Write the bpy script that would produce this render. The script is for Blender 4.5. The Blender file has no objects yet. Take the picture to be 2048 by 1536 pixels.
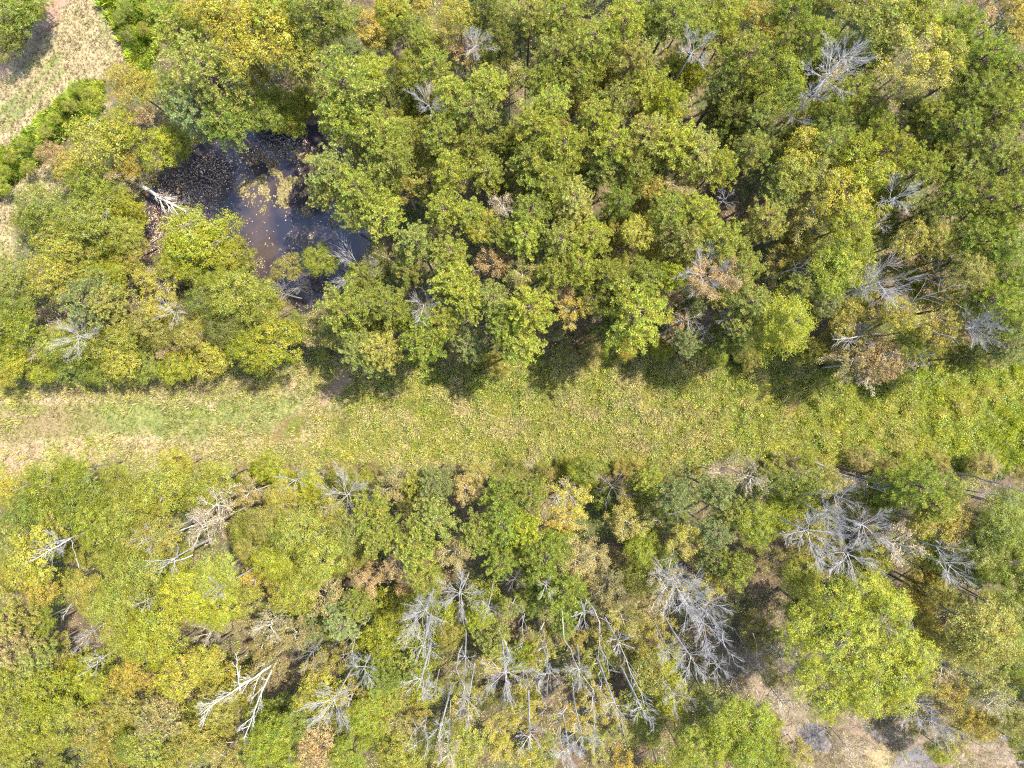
import bpy, math, random
import numpy as np
from math import radians, sin, cos, pi, sqrt, atan2

random.seed(7)
rng = np.random.default_rng(11)
S = bpy.context.scene
COL = S.collection

# ------------------------------------------------------------------ camera, sky, sun, exposure
H = 65.0
cam_d = bpy.data.cameras.new('camera'); cam_d.sensor_width = 36; cam_d.lens = 24
cam_d.clip_start = 0.5; cam_d.clip_end = 3000
cam = bpy.data.objects.new('camera', cam_d); COL.objects.link(cam)
cam.location = (0, 0, H); cam.rotation_euler = (0, 0, 0)
S.camera = cam
SUN_EL = radians(62); SUN_DIR = (0.86, 0.51)          # direction TO the sun on the ground plan (x right, y up)
w = bpy.data.worlds.new('World'); S.world = w; w.use_nodes = True
nt = w.node_tree; nt.nodes.clear()
sky = nt.nodes.new('ShaderNodeTexSky'); sky.sky_type = 'NISHITA'; sky.sun_disc = False
sky.sun_elevation = SUN_EL; sky.sun_rotation = atan2(SUN_DIR[0], SUN_DIR[1])
bgn = nt.nodes.new('ShaderNodeBackground'); bgn.inputs['Strength'].default_value = 0.15
wo = nt.nodes.new('ShaderNodeOutputWorld')
nt.links.new(sky.outputs[0], bgn.inputs[0]); nt.links.new(bgn.outputs[0], wo.inputs[0])
sd = bpy.data.lights.new('sun', 'SUN'); sd.energy = 3.2; sd.angle = radians(0.5); sd.color = (1, .945, .81)
sun = bpy.data.objects.new('sun', sd); COL.objects.link(sun)
sun.rotation_euler = (pi/2 - SUN_EL, 0, -atan2(SUN_DIR[0], SUN_DIR[1]) + pi)
sun.rotation_euler = (0, pi/2 - SUN_EL, atan2(SUN_DIR[1], SUN_DIR[0]))
S.view_settings.view_transform = 'Standard'; S.view_settings.look = 'None'
S.view_settings.gamma = 1; S.view_settings.use_curve_mapping = False
S.view_settings.exposure = 2.26
S.render.engine = 'CYCLES'
S.cycles.max_bounces = 8; S.cycles.diffuse_bounces = 6; S.cycles.transmission_bounces = 5; S.cycles.glossy_bounces = 2
S.cycles.use_denoising = False
S.cycles.pixel_filter_type = 'BLACKMAN_HARRIS'; S.cycles.filter_width = 1.2

PXM = 2048 / (2 * H * 0.75)
def g2(px, py): return ((px-1024)/PXM, (768-py)/PXM)
def at(px, py, z=0.0):
    k = (H-z)/H/PXM
    return ((px-1024)*k, (768-py)*k)
def mpp(z): return (H-z)/H/PXM                              # metres per photo pixel at height z

# ------------------------------------------------------------------ value noise / masks
def vnoise(x, y, scale, seed):
    r = np.random.default_rng(seed); T = r.random((256, 256))
    u = np.asarray(x)/scale + 1000.3; v = np.asarray(y)/scale + 1000.7
    i = np.floor(u).astype(int); j = np.floor(v).astype(int); fu = u-i; fv = v-j
    fu = fu*fu*(3-2*fu); fv = fv*fv*(3-2*fv)
    a = T[i % 256, j % 256]; b = T[(i+1) % 256, j % 256]; c = T[i % 256, (j+1) % 256]; d = T[(i+1) % 256, (j+1) % 256]
    return (a*(1-fu)+b*fu)*(1-fv) + (c*(1-fu)+d*fu)*fv
def fbm(x, y, scale, seed, o=4):
    s = 0; a = .5; t = 0
    for k in range(o):
        s = s + a*vnoise(x, y, scale/2**k, seed+k); t += a; a *= .55
    return s/t
def sdist(X, Y, pts):                                       # signed distance in px (negative inside)
    P = np.array(pts, float); d = np.full(np.shape(X), 1e18); ins = np.zeros(np.shape(X), bool)
    n = len(P)
    for k in range(n):
        a = P[k]; b = P[(k+1) % n]; e = b-a
        t = np.clip(((X-a[0])*e[0]+(Y-a[1])*e[1])/max(e@e, 1e-9), 0, 1)
        d = np.minimum(d, (X-a[0]-t*e[0])**2+(Y-a[1]-t*e[1])**2)
        c = ((a[1] > Y) != (b[1] > Y)) & (X < (b[0]-a[0])*(Y-a[1])/((b[1]-a[1]) if abs(b[1]-a[1]) > 1e-9 else 1e-9)+a[0])
        ins ^= c
    d = np.sqrt(d); return np.where(ins, -d, d)
def mask(X, Y, pts, soft=12, wob=10, seed=3):
    d = sdist(X, Y, pts) + (fbm(X, Y, 40, seed)-.5)*2*wob
    return np.clip(.5 - d/soft, 0, 1)

POND = [(322,352),(352,318),(400,285),(470,262),(545,255),(640,250),(680,300),(700,370),(735,440),(735,490),(690,540),(640,600),(600,625),(560,570),(500,560),(440,590),(380,585),(330,555),(296,510),(286,450),(296,400)]
TRACK = [(95,-10),(196,-10),(236,60),(262,110),(282,152),(215,163),(165,163),(112,212),(42,268),(0,305),(-60,350),(-60,180),(0,120),(52,92)]
TRACKDIRT = [(100,-10),(150,-10),(110,50),(62,100),(0,160),(-40,190),(-40,140),(20,100),(60,60)]
BANK = [(200,-10),(340,-10),(320,100),(300,150),(275,150),(236,60)]
BANK2 = [(-40,335),(0,312),(112,214),(165,165),(205,165),(210,215),(120,280),(70,330),(0,390),(-40,410)]
PATH2 = [(-40,410),(0,392),(70,332),(130,320),(135,375),(60,402),(28,450),(28,520),(-40,540)]
CLEAR = [(-60,752),(0,748),(120,752),(250,752),(360,748),(450,742),(520,740),(620,722),(700,718),(800,718),(900,720),(1000,715),(1130,700),(1300,695),(1420,698),(1540,690),(1700,700),(1850,700),(2110,700),
         (2110,950),(1960,945),(1800,935),(1650,915),(1560,910),(1420,925),(1250,940),(1100,940),(960,930),(850,930),(700,930),(520,930),(330,925),(200,935),(-60,945)]
CLEARL = [(-60,745),(520,745),(620,735),(690,740),(700,800),(640,860),(620,935),(-60,950)]
DIRTEDGE = [(-60,762),(120,768),(300,772),(480,768),(520,776),(430,800),(300,800),(100,806),(-60,806)]
GREENBAND = [(140,812),(260,800),(430,796),(560,790),(600,800),(580,850),(420,868),(250,872),(130,860)]
DIRT3 = [(-60,885),(40,892),(120,895),(250,885),(320,890),(300,915),(180,935),(60,945),(-60,945)]
DIRT4 = [(692,742),(705,760),(672,790),(655,812),(634,812),(632,790),(665,765)]
HOLLOW = [(568,838),(612,828),(610,850),(580,878),(545,892),(525,888),(550,862)]
HOLLOWG = [(585,836),(610,832),(600,858),(572,876),(560,872)]
MUD = [(1480,1235),(1560,1235),(1640,1330),(1720,1410),(1850,1450),(1960,1465),(2110,1465),(2110,1580),(1640,1580),(1560,1500),(1500,1400),(1440,1300)]
POOLS = [[(1612,1440),(1650,1452),(1672,1492),(1660,1520),(1618,1505),(1590,1470)],
         [(1712,1432),(1745,1440),(1790,1478),(1800,1500),(1760,1492),(1722,1470)],
         [(1798,1495),(1840,1488),(1872,1505),(1880,1550),(1850,1600),(1790,1590),(1776,1540)],
         [(1935,1492),(1975,1476),(2030,1466),(2050,1474),(2012,1490),(1960,1505)],
         [(1630,1410),(1650,1400),(1665,1425),(1645,1440)]]
SANDO = [(1730,1505),(1765,1490),(1785,1510),(1770,1560),(1730,1560)]
ROADLIT = [(230,290),(280,280),(300,300),(260,330),(225,320)]

# ------------------------------------------------------------------ materials
def new_mat(name):
    m = bpy.data.materials.new(name); m.use_nodes = True; t = m.node_tree; t.nodes.clear()
    return m, t, t.nodes.new, t.links.new
def leaf_material(name, tip=(.30,.20,.07), tipamt=.12, var=.55, trans=.38, gloss=.06, rough=.45, use_attr=False, nscale=1.4):
    m, t, N, L = new_mat(name)
    out = N('ShaderNodeOutputMaterial'); geo = N('ShaderNodeNewGeometry'); oi = N('ShaderNodeObjectInfo')
    if use_attr:
        at_ = N('ShaderNodeAttribute'); at_.attribute_name = 'Col'; base = at_.outputs['Color']
    else: base = oi.outputs['Color']
    hsv = N('ShaderNodeHueSaturation'); L(base, hsv.inputs['Color'])
    mr = N('ShaderNodeMapRange'); L(geo.outputs['Random Per Island'], mr.inputs[0])
    mr.inputs[3].default_value = 1-var*.75; mr.inputs[4].default_value = 1+var
    tc = N('ShaderNodeTexCoord'); nz = N('ShaderNodeTexNoise'); nz.inputs['Scale'].default_value = nscale; nz.inputs['Detail'].default_value = 2
    L(tc.outputs['Object'], nz.inputs['Vector'])
    mh = N('ShaderNodeMapRange'); L(nz.outputs['Fac'], mh.inputs[0]); mh.inputs[1].default_value = .3; mh.inputs[2].default_value = .7
    mh.inputs[3].default_value = .488 if use_attr else .474; mh.inputs[4].default_value = .512 if use_attr else .522
    mv = N('ShaderNodeMapRange'); L(nz.outputs['Fac'], mv.inputs[0]); mv.inputs[1].default_value = .3; mv.inputs[2].default_value = .7
    mv.inputs[3].default_value = 1.15; mv.inputs[4].default_value = .88
    mul = N('ShaderNodeMath'); mul.operation = 'MULTIPLY'; L(mr.outputs[0], mul.inputs[0]); L(mv.outputs[0], mul.inputs[1])
    L(mh.outputs[0], hsv.inputs['Hue']); L(mul.outputs[0], hsv.inputs['Value'])
    if not use_attr:
        ca = N('ShaderNodeAttribute'); ca.attribute_name = 'Col'; sx = N('ShaderNodeSeparateColor'); L(ca.outputs['Color'], sx.inputs[0])
        cv = N('ShaderNodeMapRange'); L(sx.outputs[0], cv.inputs[0]); cv.inputs[3].default_value = .68; cv.inputs[4].default_value = 1.28
        mu2 = N('ShaderNodeMath'); mu2.operation = 'MULTIPLY'; L(mul.outputs[0], mu2.inputs[0]); L(cv.outputs[0], mu2.inputs[1]); L(mu2.outputs[0], hsv.inputs['Value'])
        ch = N('ShaderNodeMapRange'); L(sx.outputs[1], ch.inputs[0]); ch.inputs[3].default_value = -.022; ch.inputs[4].default_value = .018
        ad = N('ShaderNodeMath'); L(mh.outputs[0], ad.inputs[0]); L(ch.outputs[0], ad.inputs[1]); L(ad.outputs[0], hsv.inputs['Hue'])
    # a share of dying leaves
    m2 = N('ShaderNodeMath'); m2.operation = 'MULTIPLY'; m2.inputs[1].default_value = 17.31; L(geo.outputs['Random Per Island'], m2.inputs[0])
    fr = N('ShaderNodeMath'); fr.operation = 'FRACT'; L(m2.outputs[0], fr.inputs[0])
    lt = N('ShaderNodeMath'); lt.operation = 'LESS_THAN'; lt.inputs[1].default_value = tipamt; L(fr.outputs[0], lt.inputs[0])
    mx = N('ShaderNodeMix'); mx.data_type = 'RGBA'; L(lt.outputs[0], mx.inputs[0]); L(hsv.outputs[0], mx.inputs[6]); mx.inputs[7].default_value = (*tip, 1)
    d = N('ShaderNodeBsdfDiffuse'); tr = N('ShaderNodeBsdfTranslucent'); g = N('ShaderNodeBsdfGlossy'); g.inputs['Roughness'].default_value = rough
    L(mx.outputs[2], d.inputs[0]); 
    h2 = N('ShaderNodeHueSaturation'); h2.inputs['Hue'].default_value = .49; h2.inputs['Saturation'].default_value = 1.1; h2.inputs['Value'].default_value = 1.2
    L(mx.outputs[2], h2.inputs['Color']); L(h2.outputs[0], tr.inputs[0])
    s1 = N('ShaderNodeMixShader'); s1.inputs[0].default_value = trans; L(d.outputs[0], s1.inputs[1]); L(tr.outputs[0], s1.inputs[2])
    s2 = N('ShaderNodeMixShader'); s2.inputs[0].default_value = gloss; L(s1.outputs[0], s2.inputs[1]); L(g.outputs[0], s2.inputs[2])
    L(s2.outputs[0], out.inputs[0]); return m
def bark_material(name, c1, c2, scale=6, rough=.9):
    m, t, N, L = new_mat(name)
    out = N('ShaderNodeOutputMaterial'); b = N('ShaderNodeBsdfPrincipled'); b.inputs['Roughness'].default_value = rough
    b.inputs['Specular IOR Level'].default_value = .2
    tc = N('ShaderNodeTexCoord'); mp = N('ShaderNodeMapping'); mp.inputs['Scale'].default_value = (1, 1, .35); L(tc.outputs['Object'], mp.inputs[0])
    nz = N('ShaderNodeTexNoise'); nz.inputs['Scale'].default_value = scale; nz.inputs['Detail'].default_value = 6; L(mp.outputs[0], nz.inputs['Vector'])
    cr = N('ShaderNodeValToRGB'); cr.color_ramp.elements[0].position = .35; cr.color_ramp.elements[1].position = .62
    cr.color_ramp.elements[0].color = (*c1, 1); cr.color_ramp.elements[1].color = (*c2, 1); L(nz.outputs['Fac'], cr.inputs[0])
    bp = N('ShaderNodeBump'); bp.inputs['Strength'].default_value = .5; bp.inputs['Distance'].default_value = .03
    L(nz.outputs['Fac'], bp.inputs['Height']); L(bp.outputs[0], b.inputs['Normal'])
    L(cr.outputs[0], b.inputs['Base Color']); L(b.outputs[0], out.inputs[0]); return m
M = {}
M['needles'] = leaf_material('pine_needles', tip=(.36,.25,.10), tipamt=.08, var=.4, trans=.38, gloss=.02, nscale=.9)
M['leaves'] = leaf_material('broad_leaves', tip=(.33,.31,.06), tipamt=.05, var=.35, trans=.45, gloss=.02)
M['turning'] = leaf_material('turning_leaves', tip=(.34,.23,.08), tipamt=.14, var=.4, trans=.45, gloss=.02)
M['stuff'] = leaf_material('ground_plants', tip=(.38,.31,.16), tipamt=.1, var=.7, trans=.35, gloss=.02, use_attr=True, nscale=.6)
M['pinebark'] = bark_material('pine_bark', (.07,.045,.035), (.2,.14,.11), 9)
M['bark'] = bark_material('grey_bark', (.09,.075,.06), (.2,.175,.15), 9)
M['deadwood'] = bark_material('bleached_deadwood', (.20,.18,.172), (.36,.335,.325), 3)
M['strawwood'] = bark_material('straw_coloured_twigs', (.22,.19,.155), (.42,.37,.31), 3)
M['birch'] = bark_material('pale_bark', (.30,.28,.25), (.50,.47,.43), 4)
M['darkwood'] = bark_material('dark_deadwood', (.08,.06,.06), (.26,.22,.24), 4)

# ------------------------------------------------------------------ mesh helpers
def mesh_np(name, V, F, mat, cols=None, nper=None, smooth=False):
    """V (n,3), F (m,k) int array with the same k for all faces"""
    V = np.asarray(V, np.float32); F = np.asarray(F, np.int32); k = F.shape[1]
    me = bpy.data.meshes.new(name)
    me.vertices.add(len(V)); me.vertices.foreach_set('co', V.ravel())
    me.loops.add(F.size); me.loops.foreach_set('vertex_index', F.ravel())
    me.polygons.add(len(F)); me.polygons.foreach_set('loop_start', np.arange(0, F.size, k, dtype=np.int32))
    if smooth: me.polygons.foreach_set('use_smooth', np.ones(len(F), bool))
    if cols is not None:
        a = me.color_attributes.new('Col', 'FLOAT_COLOR', 'POINT')
        c = np.ones((len(V), 4), np.float32); c[:, :3] = cols; a.data.foreach_set('color', c.ravel())
    me.materials.append(mat); me.update(calc_edges=True); return me
def obj(name, me, parent=None, loc=(0,0,0), color=None, **props):
    o = bpy.data.objects.new(name, me); COL.objects.link(o); o.location = loc
    if parent is not None: o.parent = parent
    if color is not None: o.color = (*color, 1)
    for k, v in props.items(): o[k] = v
    return o
class Tubes:
    def __init__(s): s.v = []; s.f = []
    def add(s, pts, rads, sides=4):
        base = len(s.v); n = len(pts)
        for i, (p, r) in enumerate(zip(pts, rads)):
            a = pts[max(i-1, 0)]; b = pts[min(i+1, n-1)]
            d = np.array(b)-np.array(a); d = d/(np.linalg.norm(d)+1e-9)
            ref = np.array((1.,0,0)) if abs(d[0]) < .8 else np.array((0,1.,0))
            u = np.cross(d, ref); u /= np.linalg.norm(u); q = np.cross(d, u)
            for k in range(sides):
                t = 2*pi*k/sides; s.v.append(tuple(np.array(p)+r*(cos(t)*u+sin(t)*q)))
        for i in range(n-1):
            for k in range(sides):
                k2 = (k+1) % sides
                s.f.append((base+i*sides+k, base+i*sides+k2, base+(i+1)*sides+k2, base+(i+1)*sides+k))
        s.f.append(tuple(base+(n-1)*sides+(k if k < sides else sides-1) for k in (0, 1, 2, min(3, sides-1)))) if sides == 4 else None
    def mesh(s, name, mat, smooth=True): return mesh_np(name, s.v, s.f, mat, smooth=smooth)
def unit(v): v = np.array(v, float); return v/(np.linalg.norm(v)+1e-9)
def path(p, d, L, n, wob, up=0.0, R=random):
    pts = [np.array(p, float)]; d = unit(d)
    for i in range(n):
        d = unit(d + wob*np.array([R.gauss(0,1), R.gauss(0,1), R.gauss(0,1)]) + np.array((0,0,up)))
        pts.append(pts[-1]+d*L/n)
    return pts
def perp(d, R):
    v = np.array([R.gauss(0,1) for _ in range(3)]); v -= (v@d)*d; return unit(v)

def grow(T, ends, p, d, L, r, depth, R, kids=(6,5), ang=.75, up=.03, rmin=.016, lenf=.55, wob=.13):
    n = max(3, int(L/.35)) if depth else 2
    n = min(n, 6)
    pts = path(p, d, L, n, wob, up, R); rads = [max(rmin*.7, r*(1-.75*i/n)) for i in range(n+1)]
    T.add(pts, rads, 4 if depth > 1 else 3)
    if depth == 0: ends.append(pts[-1]); ends.append(pts[1]); return
    ends.append(pts[-1])
    for k in range(kids[0] if depth > 1 else kids[-1]):
        t = .22+.75*(k+R.random()*.8)/(kids[0] if depth > 1 else kids[-1]); t = min(t, .98)
        i = min(int(t*n), n-1); q = pts[i]+(pts[i+1]-pts[i])*(t*n-i)
        dd = unit(pts[i+1]-pts[i]); a = ang*R.uniform(.55, 1.15)
        nd = unit(dd*cos(a)+perp(dd, R)*sin(a))
        grow(T, ends, q, nd, L*lenf*R.uniform(.6, 1.1)*(1.15-t*.5), max(rmin, r*.5*(1-.5*t)), depth-1, R, kids, ang, up, rmin, lenf, wob)

# ------------------------------------------------------------------ tree prototypes (each: list of (part name, mesh) at unit scale)
def pine_proto(k, R0=2.9, depth=4.2):
    """crown centre at z=0; trunk reaches down"""
    R = random.Random(100+k); r = np.random.default_rng(100+k)
    T = Tubes(); tuftsP = []; tuftsD = []
    T.add([(0,0,-14),(R.uniform(-.1,.1),0,-7),(0,0,-1),(0,0,depth*.42)], [.15,.125,.08,.03], 6)
    zs = np.linspace(-depth*.55, depth*.42, 11)
    lob = [R.uniform(.8, 1.1) for _ in range(7)]; R0 *= R.uniform(.92,1.08); depth *= R.uniform(.75,1.15)
    for wz in zs:
        t = (wz+depth*.55)/(depth*.97)
        rad = R0*(sqrt(max(.03, 1-(t*.97)**2.3)) if t > .15 else .75+t*1.6)
        nb = 7 if t < .75 else 5
        a0 = R.random()*6.28
        for b in range(nb):
            a = a0+b*2*pi/nb+R.uniform(-.3,.3); L = rad*R.uniform(.68,1.05)*lob[int(a/6.2832*7) % 7]
            d = unit((cos(a), sin(a), R.uniform(.12,.4)+.5*t))
            pts = path((0,0,wz), d, L, 4, .07, .05, R)
            T.add(pts, [.045,.035,.025,.018,.01], 3)
            ns = max(4, int(L*5.2))
            for s in range(ns):
                u = .3+.7*(s+.5)/ns; i = min(int(u*4), 3); q = pts[i]+(pts[i+1]-pts[i])*(u*4-i)
                side = perp(d, R); side[2] = abs(side[2])*.5
                off = side*R.uniform(.1,.5)*(1.15-u*.5)*L*.38
                tuftsP.append(q+off); tuftsD.append(unit(d*.55+side*.4+np.array((0,0,.75))))
            tuftsP.append(pts[-1]); tuftsD.append(unit(d+np.array((0,0,.4))))
    P = np.array(tuftsP); D = np.array(tuftsD); n = len(P); nn = 18
    tcol = np.repeat(r.random((n,3)), nn*4, 0)
    rd = r.normal(size=(n, nn, 3)); rd /= np.linalg.norm(rd, axis=2, keepdims=True)
    dirs = rd*.8+D[:, None, :]*.7; dirs /= np.linalg.norm(dirs, axis=2, keepdims=True)
    ln = r.uniform(.14, .25, (n, nn, 1))
    side = np.cross(dirs, r.normal(size=(n, nn, 3))); side /= np.linalg.norm(side, axis=2, keepdims=True)+1e-9
    p0 = P[:, None, :]+dirs*.02
    mid = p0+dirs*ln*.55
    V = np.stack([p0-side*.008, mid+side*.024, p0+dirs*ln, mid-side*.024], 2).reshape(-1, 3)
    F = np.arange(len(V)).reshape(-1, 4)
    return [('trunk', T.mesh('pine_trunk', M['pinebark'])), ('crown', mesh_np('pine_crown', V, F, M['needles'], cols=tcol))]

def leaf_faces(P, Nrm, size, r, aspect=.6):
    """one rhombic leaf per point"""
    n = len(P); t = np.cross(Nrm, r.normal(size=(n,3))); t /= np.linalg.norm(t, axis=1, keepdims=True)+1e-9
    b = np.cross(Nrm, t); s = size*r.uniform(.65, 1.3, (n,1))
    V = np.stack([P-t*s*.5, P+b*s*.5*aspect+Nrm*s*.06, P+t*s*.5, P-b*s*.5*aspect+Nrm*s*.06], 1).reshape(-1,3)
    return V
def broad_proto(k, R0=2.6, hz=.75, nl=15, lobr=.34, leaf=.10, sprays=46, per=15, cover=1.0, name='leaf'):
    R = random.Random(300+k); r = np.random.default_rng(300+k)
    T = Tubes(); T.add([(0,0,-14),(R.uniform(-.1,.1),.1,-7),(0,0,-R0*.5)], [.13,.1,.07], 6)
    PP = []; NN = []; CC = []
    # lobes on a squashed dome
    cs = []
    tries = 0
    while len(cs) < nl and tries < 900:
        tries += 1
        a = R.random()*6.283; q = sqrt(R.random())*.8; z = sqrt(max(0, 1-q*q))*R.uniform(.0, 1.1)*hz - .1
        c = np.array((q*cos(a), q*sin(a), z))*R0
        if all(np.linalg.norm(c-o) > R0*lobr*.8 for o in cs): cs.append(c)
    for c in cs:
        d = unit(c-np.array((0,0,-R0*.5))); 
        pts = path((0,0,-R0*.5), d, np.linalg.norm(c-np.array((0,0,-R0*.5))), 4, .09, 0, R)
        T.add(pts, [.055,.045,.032,.02,.01], 3)
        lr = R0*lobr*R.uniform(.75,1.2)
        m = int(sprays*1.1*(lr/(R0*lobr))**2*cover)
        dv = r.normal(size=(m,3)); dv[:,2] = np.abs(dv[:,2])*1.0-.35; dv /= np.linalg.norm(dv, axis=1, keepdims=True)
        rr = lr*r.uniform(.6,1.15,(m,1)); sp = c+dv*rr*np.array((1,1,1.0))
        for j in range(0, m, 5): T.add([pts[-1], pts[-1]+(sp[j]-pts[-1])*.85], [.013,.006], 3)
        o = unit(c)*.3+np.array((0,0,.3))
        sn = dv+o; sn /= np.linalg.norm(sn, axis=1, keepdims=True)
        # leaves of a spray in a disc
        lp = r.normal(size=(m,per,3))*np.array((.105,.105,.05))
        P = (sp[:,None,:]+lp).reshape(-1,3); Nn = (np.repeat(sn[:,None,:], per, 1)+np.array((0,0,.25))+r.normal(size=(m,per,3))*.4).reshape(-1,3)
        PP.append(P); NN.append(Nn/np.linalg.norm(Nn, axis=1, keepdims=True)); CC.append(np.repeat(r.random((m,3)), per*4, 0))
    P = np.concatenate(PP); Nn = np.concatenate(NN)
    V = leaf_faces(P, Nn, leaf, r); F = np.arange(len(V)).reshape(-1,4)
    return [('trunk', T.mesh(name+'_trunk', M['bark'])), ('crown', mesh_np(name+'_crown', V, F, M['leaves'], cols=np.concatenate(CC)))]
def sparse_proto(k, R0=2.4, h=5.5, leafn=3, leaf=.15, wood='strawwood', kids=(6,5), cover=.6, up=.09, nlimb=11):
    """thin tree whose twigs show between few leaves; z=0 at crown centre"""
    R = random.Random(500+k); r = np.random.default_rng(500+k)
    T = Tubes(); ends = []
    T.add([(0,0,-14),(0,0,-7),(0,0,-h*.45),(0,0,h*.15)], [.13,.1,.07,.02], 5)
    for b in range(nlimb):
        a = b*2.4+R.uniform(-.3,.3); z = -h*.45+h*.55*b/nlimb
        L = R0*R.uniform(.8,1.15)*(1.05-.35*b/nlimb)
        d = unit((cos(a), sin(a), R.uniform(.4,.95)))
        grow(T, ends, (0,0,z), d, L, .045, 2, R, kids, .7, up, .011, .5)
    P = np.array(ends); P = P[r.random(len(P)) < cover]
    P = (P[:,None,:]+r.normal(size=(len(P),leafn,3))*.13).reshape(-1,3)
    Nn = r.normal(size=P.shape)*.6+np.array((0,0,.7)); Nn /= np.linalg.norm(Nn, axis=1, keepdims=True)
    V = leaf_faces(P, Nn, leaf, r)
    return [('trunk', T.mesh('thin_tree_trunk', M[wood])), ('crown', mesh_np('thin_tree_crown', V, np.arange(len(V)).reshape(-1,4), M['turning'], cols=np.repeat(r.random((len(V)//(4*leafn),3)), 4*leafn, 0)))]
def lacy_proto(k, R0=3.0, h=6):
    """feathery crown of long sprays"""
    R = random.Random(700+k); r = np.random.default_rng(700+k); T = Tubes(); PP = []; NN = []
    T.add([(0,0,-14),(0,0,-7),(0,0,0),(0,0,h*.4)], [.2,.16,.1,.02], 6)
    for b in range(44):
        a = b*2.4+R.uniform(-.2,.2); t = b/44; z = -h*.45+h*.85*t
        L = R0*(1-.8*t**1.6)*R.uniform(.8,1.12); d = unit((cos(a), sin(a), .25+.8*t))
        pts = path((0,0,z), d, L, 5, .05, .02, R); T.add(pts, [.045,.035,.028,.02,.014,.008], 3)
        ns = int(L*10)
        for s in range(ns):
            u = .15+.85*(s+.5)/ns; i = min(int(u*5),4); q = pts[i]+(pts[i+1]-pts[i])*(u*5-i)
            side = np.cross(d, (0,0,1)); side = unit(side)*(1 if s % 2 else -1)
            dd = unit(side*.8+d*.7+np.array((0,0,R.uniform(-.1,.35)))); l2 = (1.05-u)*L*.42+.2
            m = int(l2*14)+3; tt = np.linspace(.05,1,m)[:,None]
            PP.append(q+dd*tt*l2+r.normal(size=(m,3))*.05)
            nn = r.normal(size=(m,3))*.5+np.array((0,0,1)); NN.append(nn/np.linalg.norm(nn,axis=1,keepdims=True))
    P = np.concatenate(PP); P = np.concatenate([P, P+r.normal(size=P.shape)*.06]); Nn = np.concatenate(NN*2); V = leaf_faces(P, Nn, .105, r, .5)
    return [('trunk', T.mesh('feathery_trunk', M['bark'])), ('crown', mesh_np('feathery_crown', V, np.arange(len(V)).reshape(-1,4), M['leaves'], cols=np.repeat(r.random((len(V)//4,3))*.5+.4, 4, 0)))]
def bare_proto(k, R0=2.6, h=5.0, mat='deadwood', nl=10, kids=(9,7), spread=.8, trunk=True, thick=1.0):
    """bare fan: z=0 is the crown centre; trunk + separate limbs"""
    R = random.Random(900+k); parts = []
    T = Tubes(); e = []
    top = -h*.1
    T.add([(0,0,-14),(.1,0,-9),(0,0,-h*.5),(R.uniform(-.2,.2),R.uniform(-.2,.2),top),(R.uniform(-.3,.3),R.uniform(-.3,.3),h*.3)], [.15*thick,.12*thick,.08*thick,.05*thick,.015], 6)
    parts.append(('trunk', T.mesh('bare_trunk', M[mat])))
    for b in range(nl):
        T = Tubes(); a = b*2*pi/nl*1.0+R.uniform(-.35,.35); z = -h*.5+(h*.42)*((b*5) % nl)/nl
        d = unit((cos(a)*spread, sin(a)*spread, R.uniform(.45,.9)))
        L = R0*R.uniform(.9,1.5)
        grow(T, e, (0,0,z), d, L, .037*thick, 2, R, kids, R.uniform(.4,.6), .05, .0105, .6, .07)
        parts.append(('limb', T.mesh('bare_limb', M[mat])))
    return parts
PROTO = {
 'P': [pine_proto(k) for k in range(9)],
 'B': [broad_proto(k, nl=[24,30,38,22,34][k], lobr=[.27,.23,.2,.3,.22][k], sprays=[38,30,26,44,28][k]) for k in range(5)],
 'b': [broad_proto(40+k, R0=2.6, nl=32, lobr=.24, sprays=24, leaf=.115, per=13, hz=.8) for k in range(3)],
 'Y': [broad_proto(20+k, nl=28, lobr=.26, sprays=26, per=11, leaf=.125) for k in range(3)],
 'T': [sparse_proto(k, leafn=6, cover=.9, leaf=.115, kids=(7,6)) for k in range(4)],
 'G': [sparse_proto(20+k, leafn=2, cover=.32, kids=(8,7), nlimb=13, leaf=.12) for k in range(3)],
 'L': [lacy_proto(k) for k in range(2)],
 'O': [broad_proto(60, R0=6.2, hz=.5, nl=90, lobr=.15, leaf=.095, sprays=56, per=19)],
 'D': [bare_proto(k, spread=[.8,.7,.95,.8,.6,1.1,.75,.65][k], nl=[10,7,12,9,8,11,6,13][k], h=[5,6,4,5,7,4,5,4.5][k], R0=[2.6,2.4,2.8,2.5,2.3,2.8,2.7,2.4][k], kids=[(9,7),(11,6),(8,8),(10,7),(8,6),(9,8),(12,7),(7,7)][k]) for k in range(8)],
 'K': [bare_proto(10+k, mat='darkwood', nl=8, kids=(5,5)) for k in range(2)],
 'C': [bare_proto(20+k, R0=1.9, h=5, nl=6, kids=(6,5), spread=.65, thick=1.1) for k in range(3)],
}
UNITR = {'P':2.45,'B':2.5,'b':2.4,'Y':2.4,'T':2.35,'G':2.4,'L':3.0,'O':6.2,'D':3.5,'K':3.5,'C':2.7}
NAME = {'P':'pine_tree','B':'broadleaf_tree','b':'shrub','Y':'yellowing_tree','T':'thin_tree','G':'twiggy_tree','L':'feathery_tree','O':'oak_tree','D':'bare_tree','K':'bare_tree','C':'bare_tree'}
NOUN = {'P':'pine','B':'leafy tree','b':'shrub','Y':'turning tree','T':'thin-leaved tree','G':'twiggy tree','L':'feathery tree','O':'oak','D':'bare tree','K':'bare tree','C':'bare tree'}
CAT = {'P':'pine tree','B':'tree','b':'shrub','Y':'tree','T':'tree','G':'tree','L':'tree','O':'tree','D':'bare tree','K':'bare tree','C':'bare tree'}
GRP = {'P':'pines of the wood','B':'broadleaf trees of the wood','b':'shrubs at the wood edges','Y':'trees turning yellow','T':'thin trees with few leaves','G':'twiggy half bare trees','L':'feathery trees','O':None,'D':'pale bare trees','K':'dark bare trees','C':'pale bare trees'}
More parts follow.
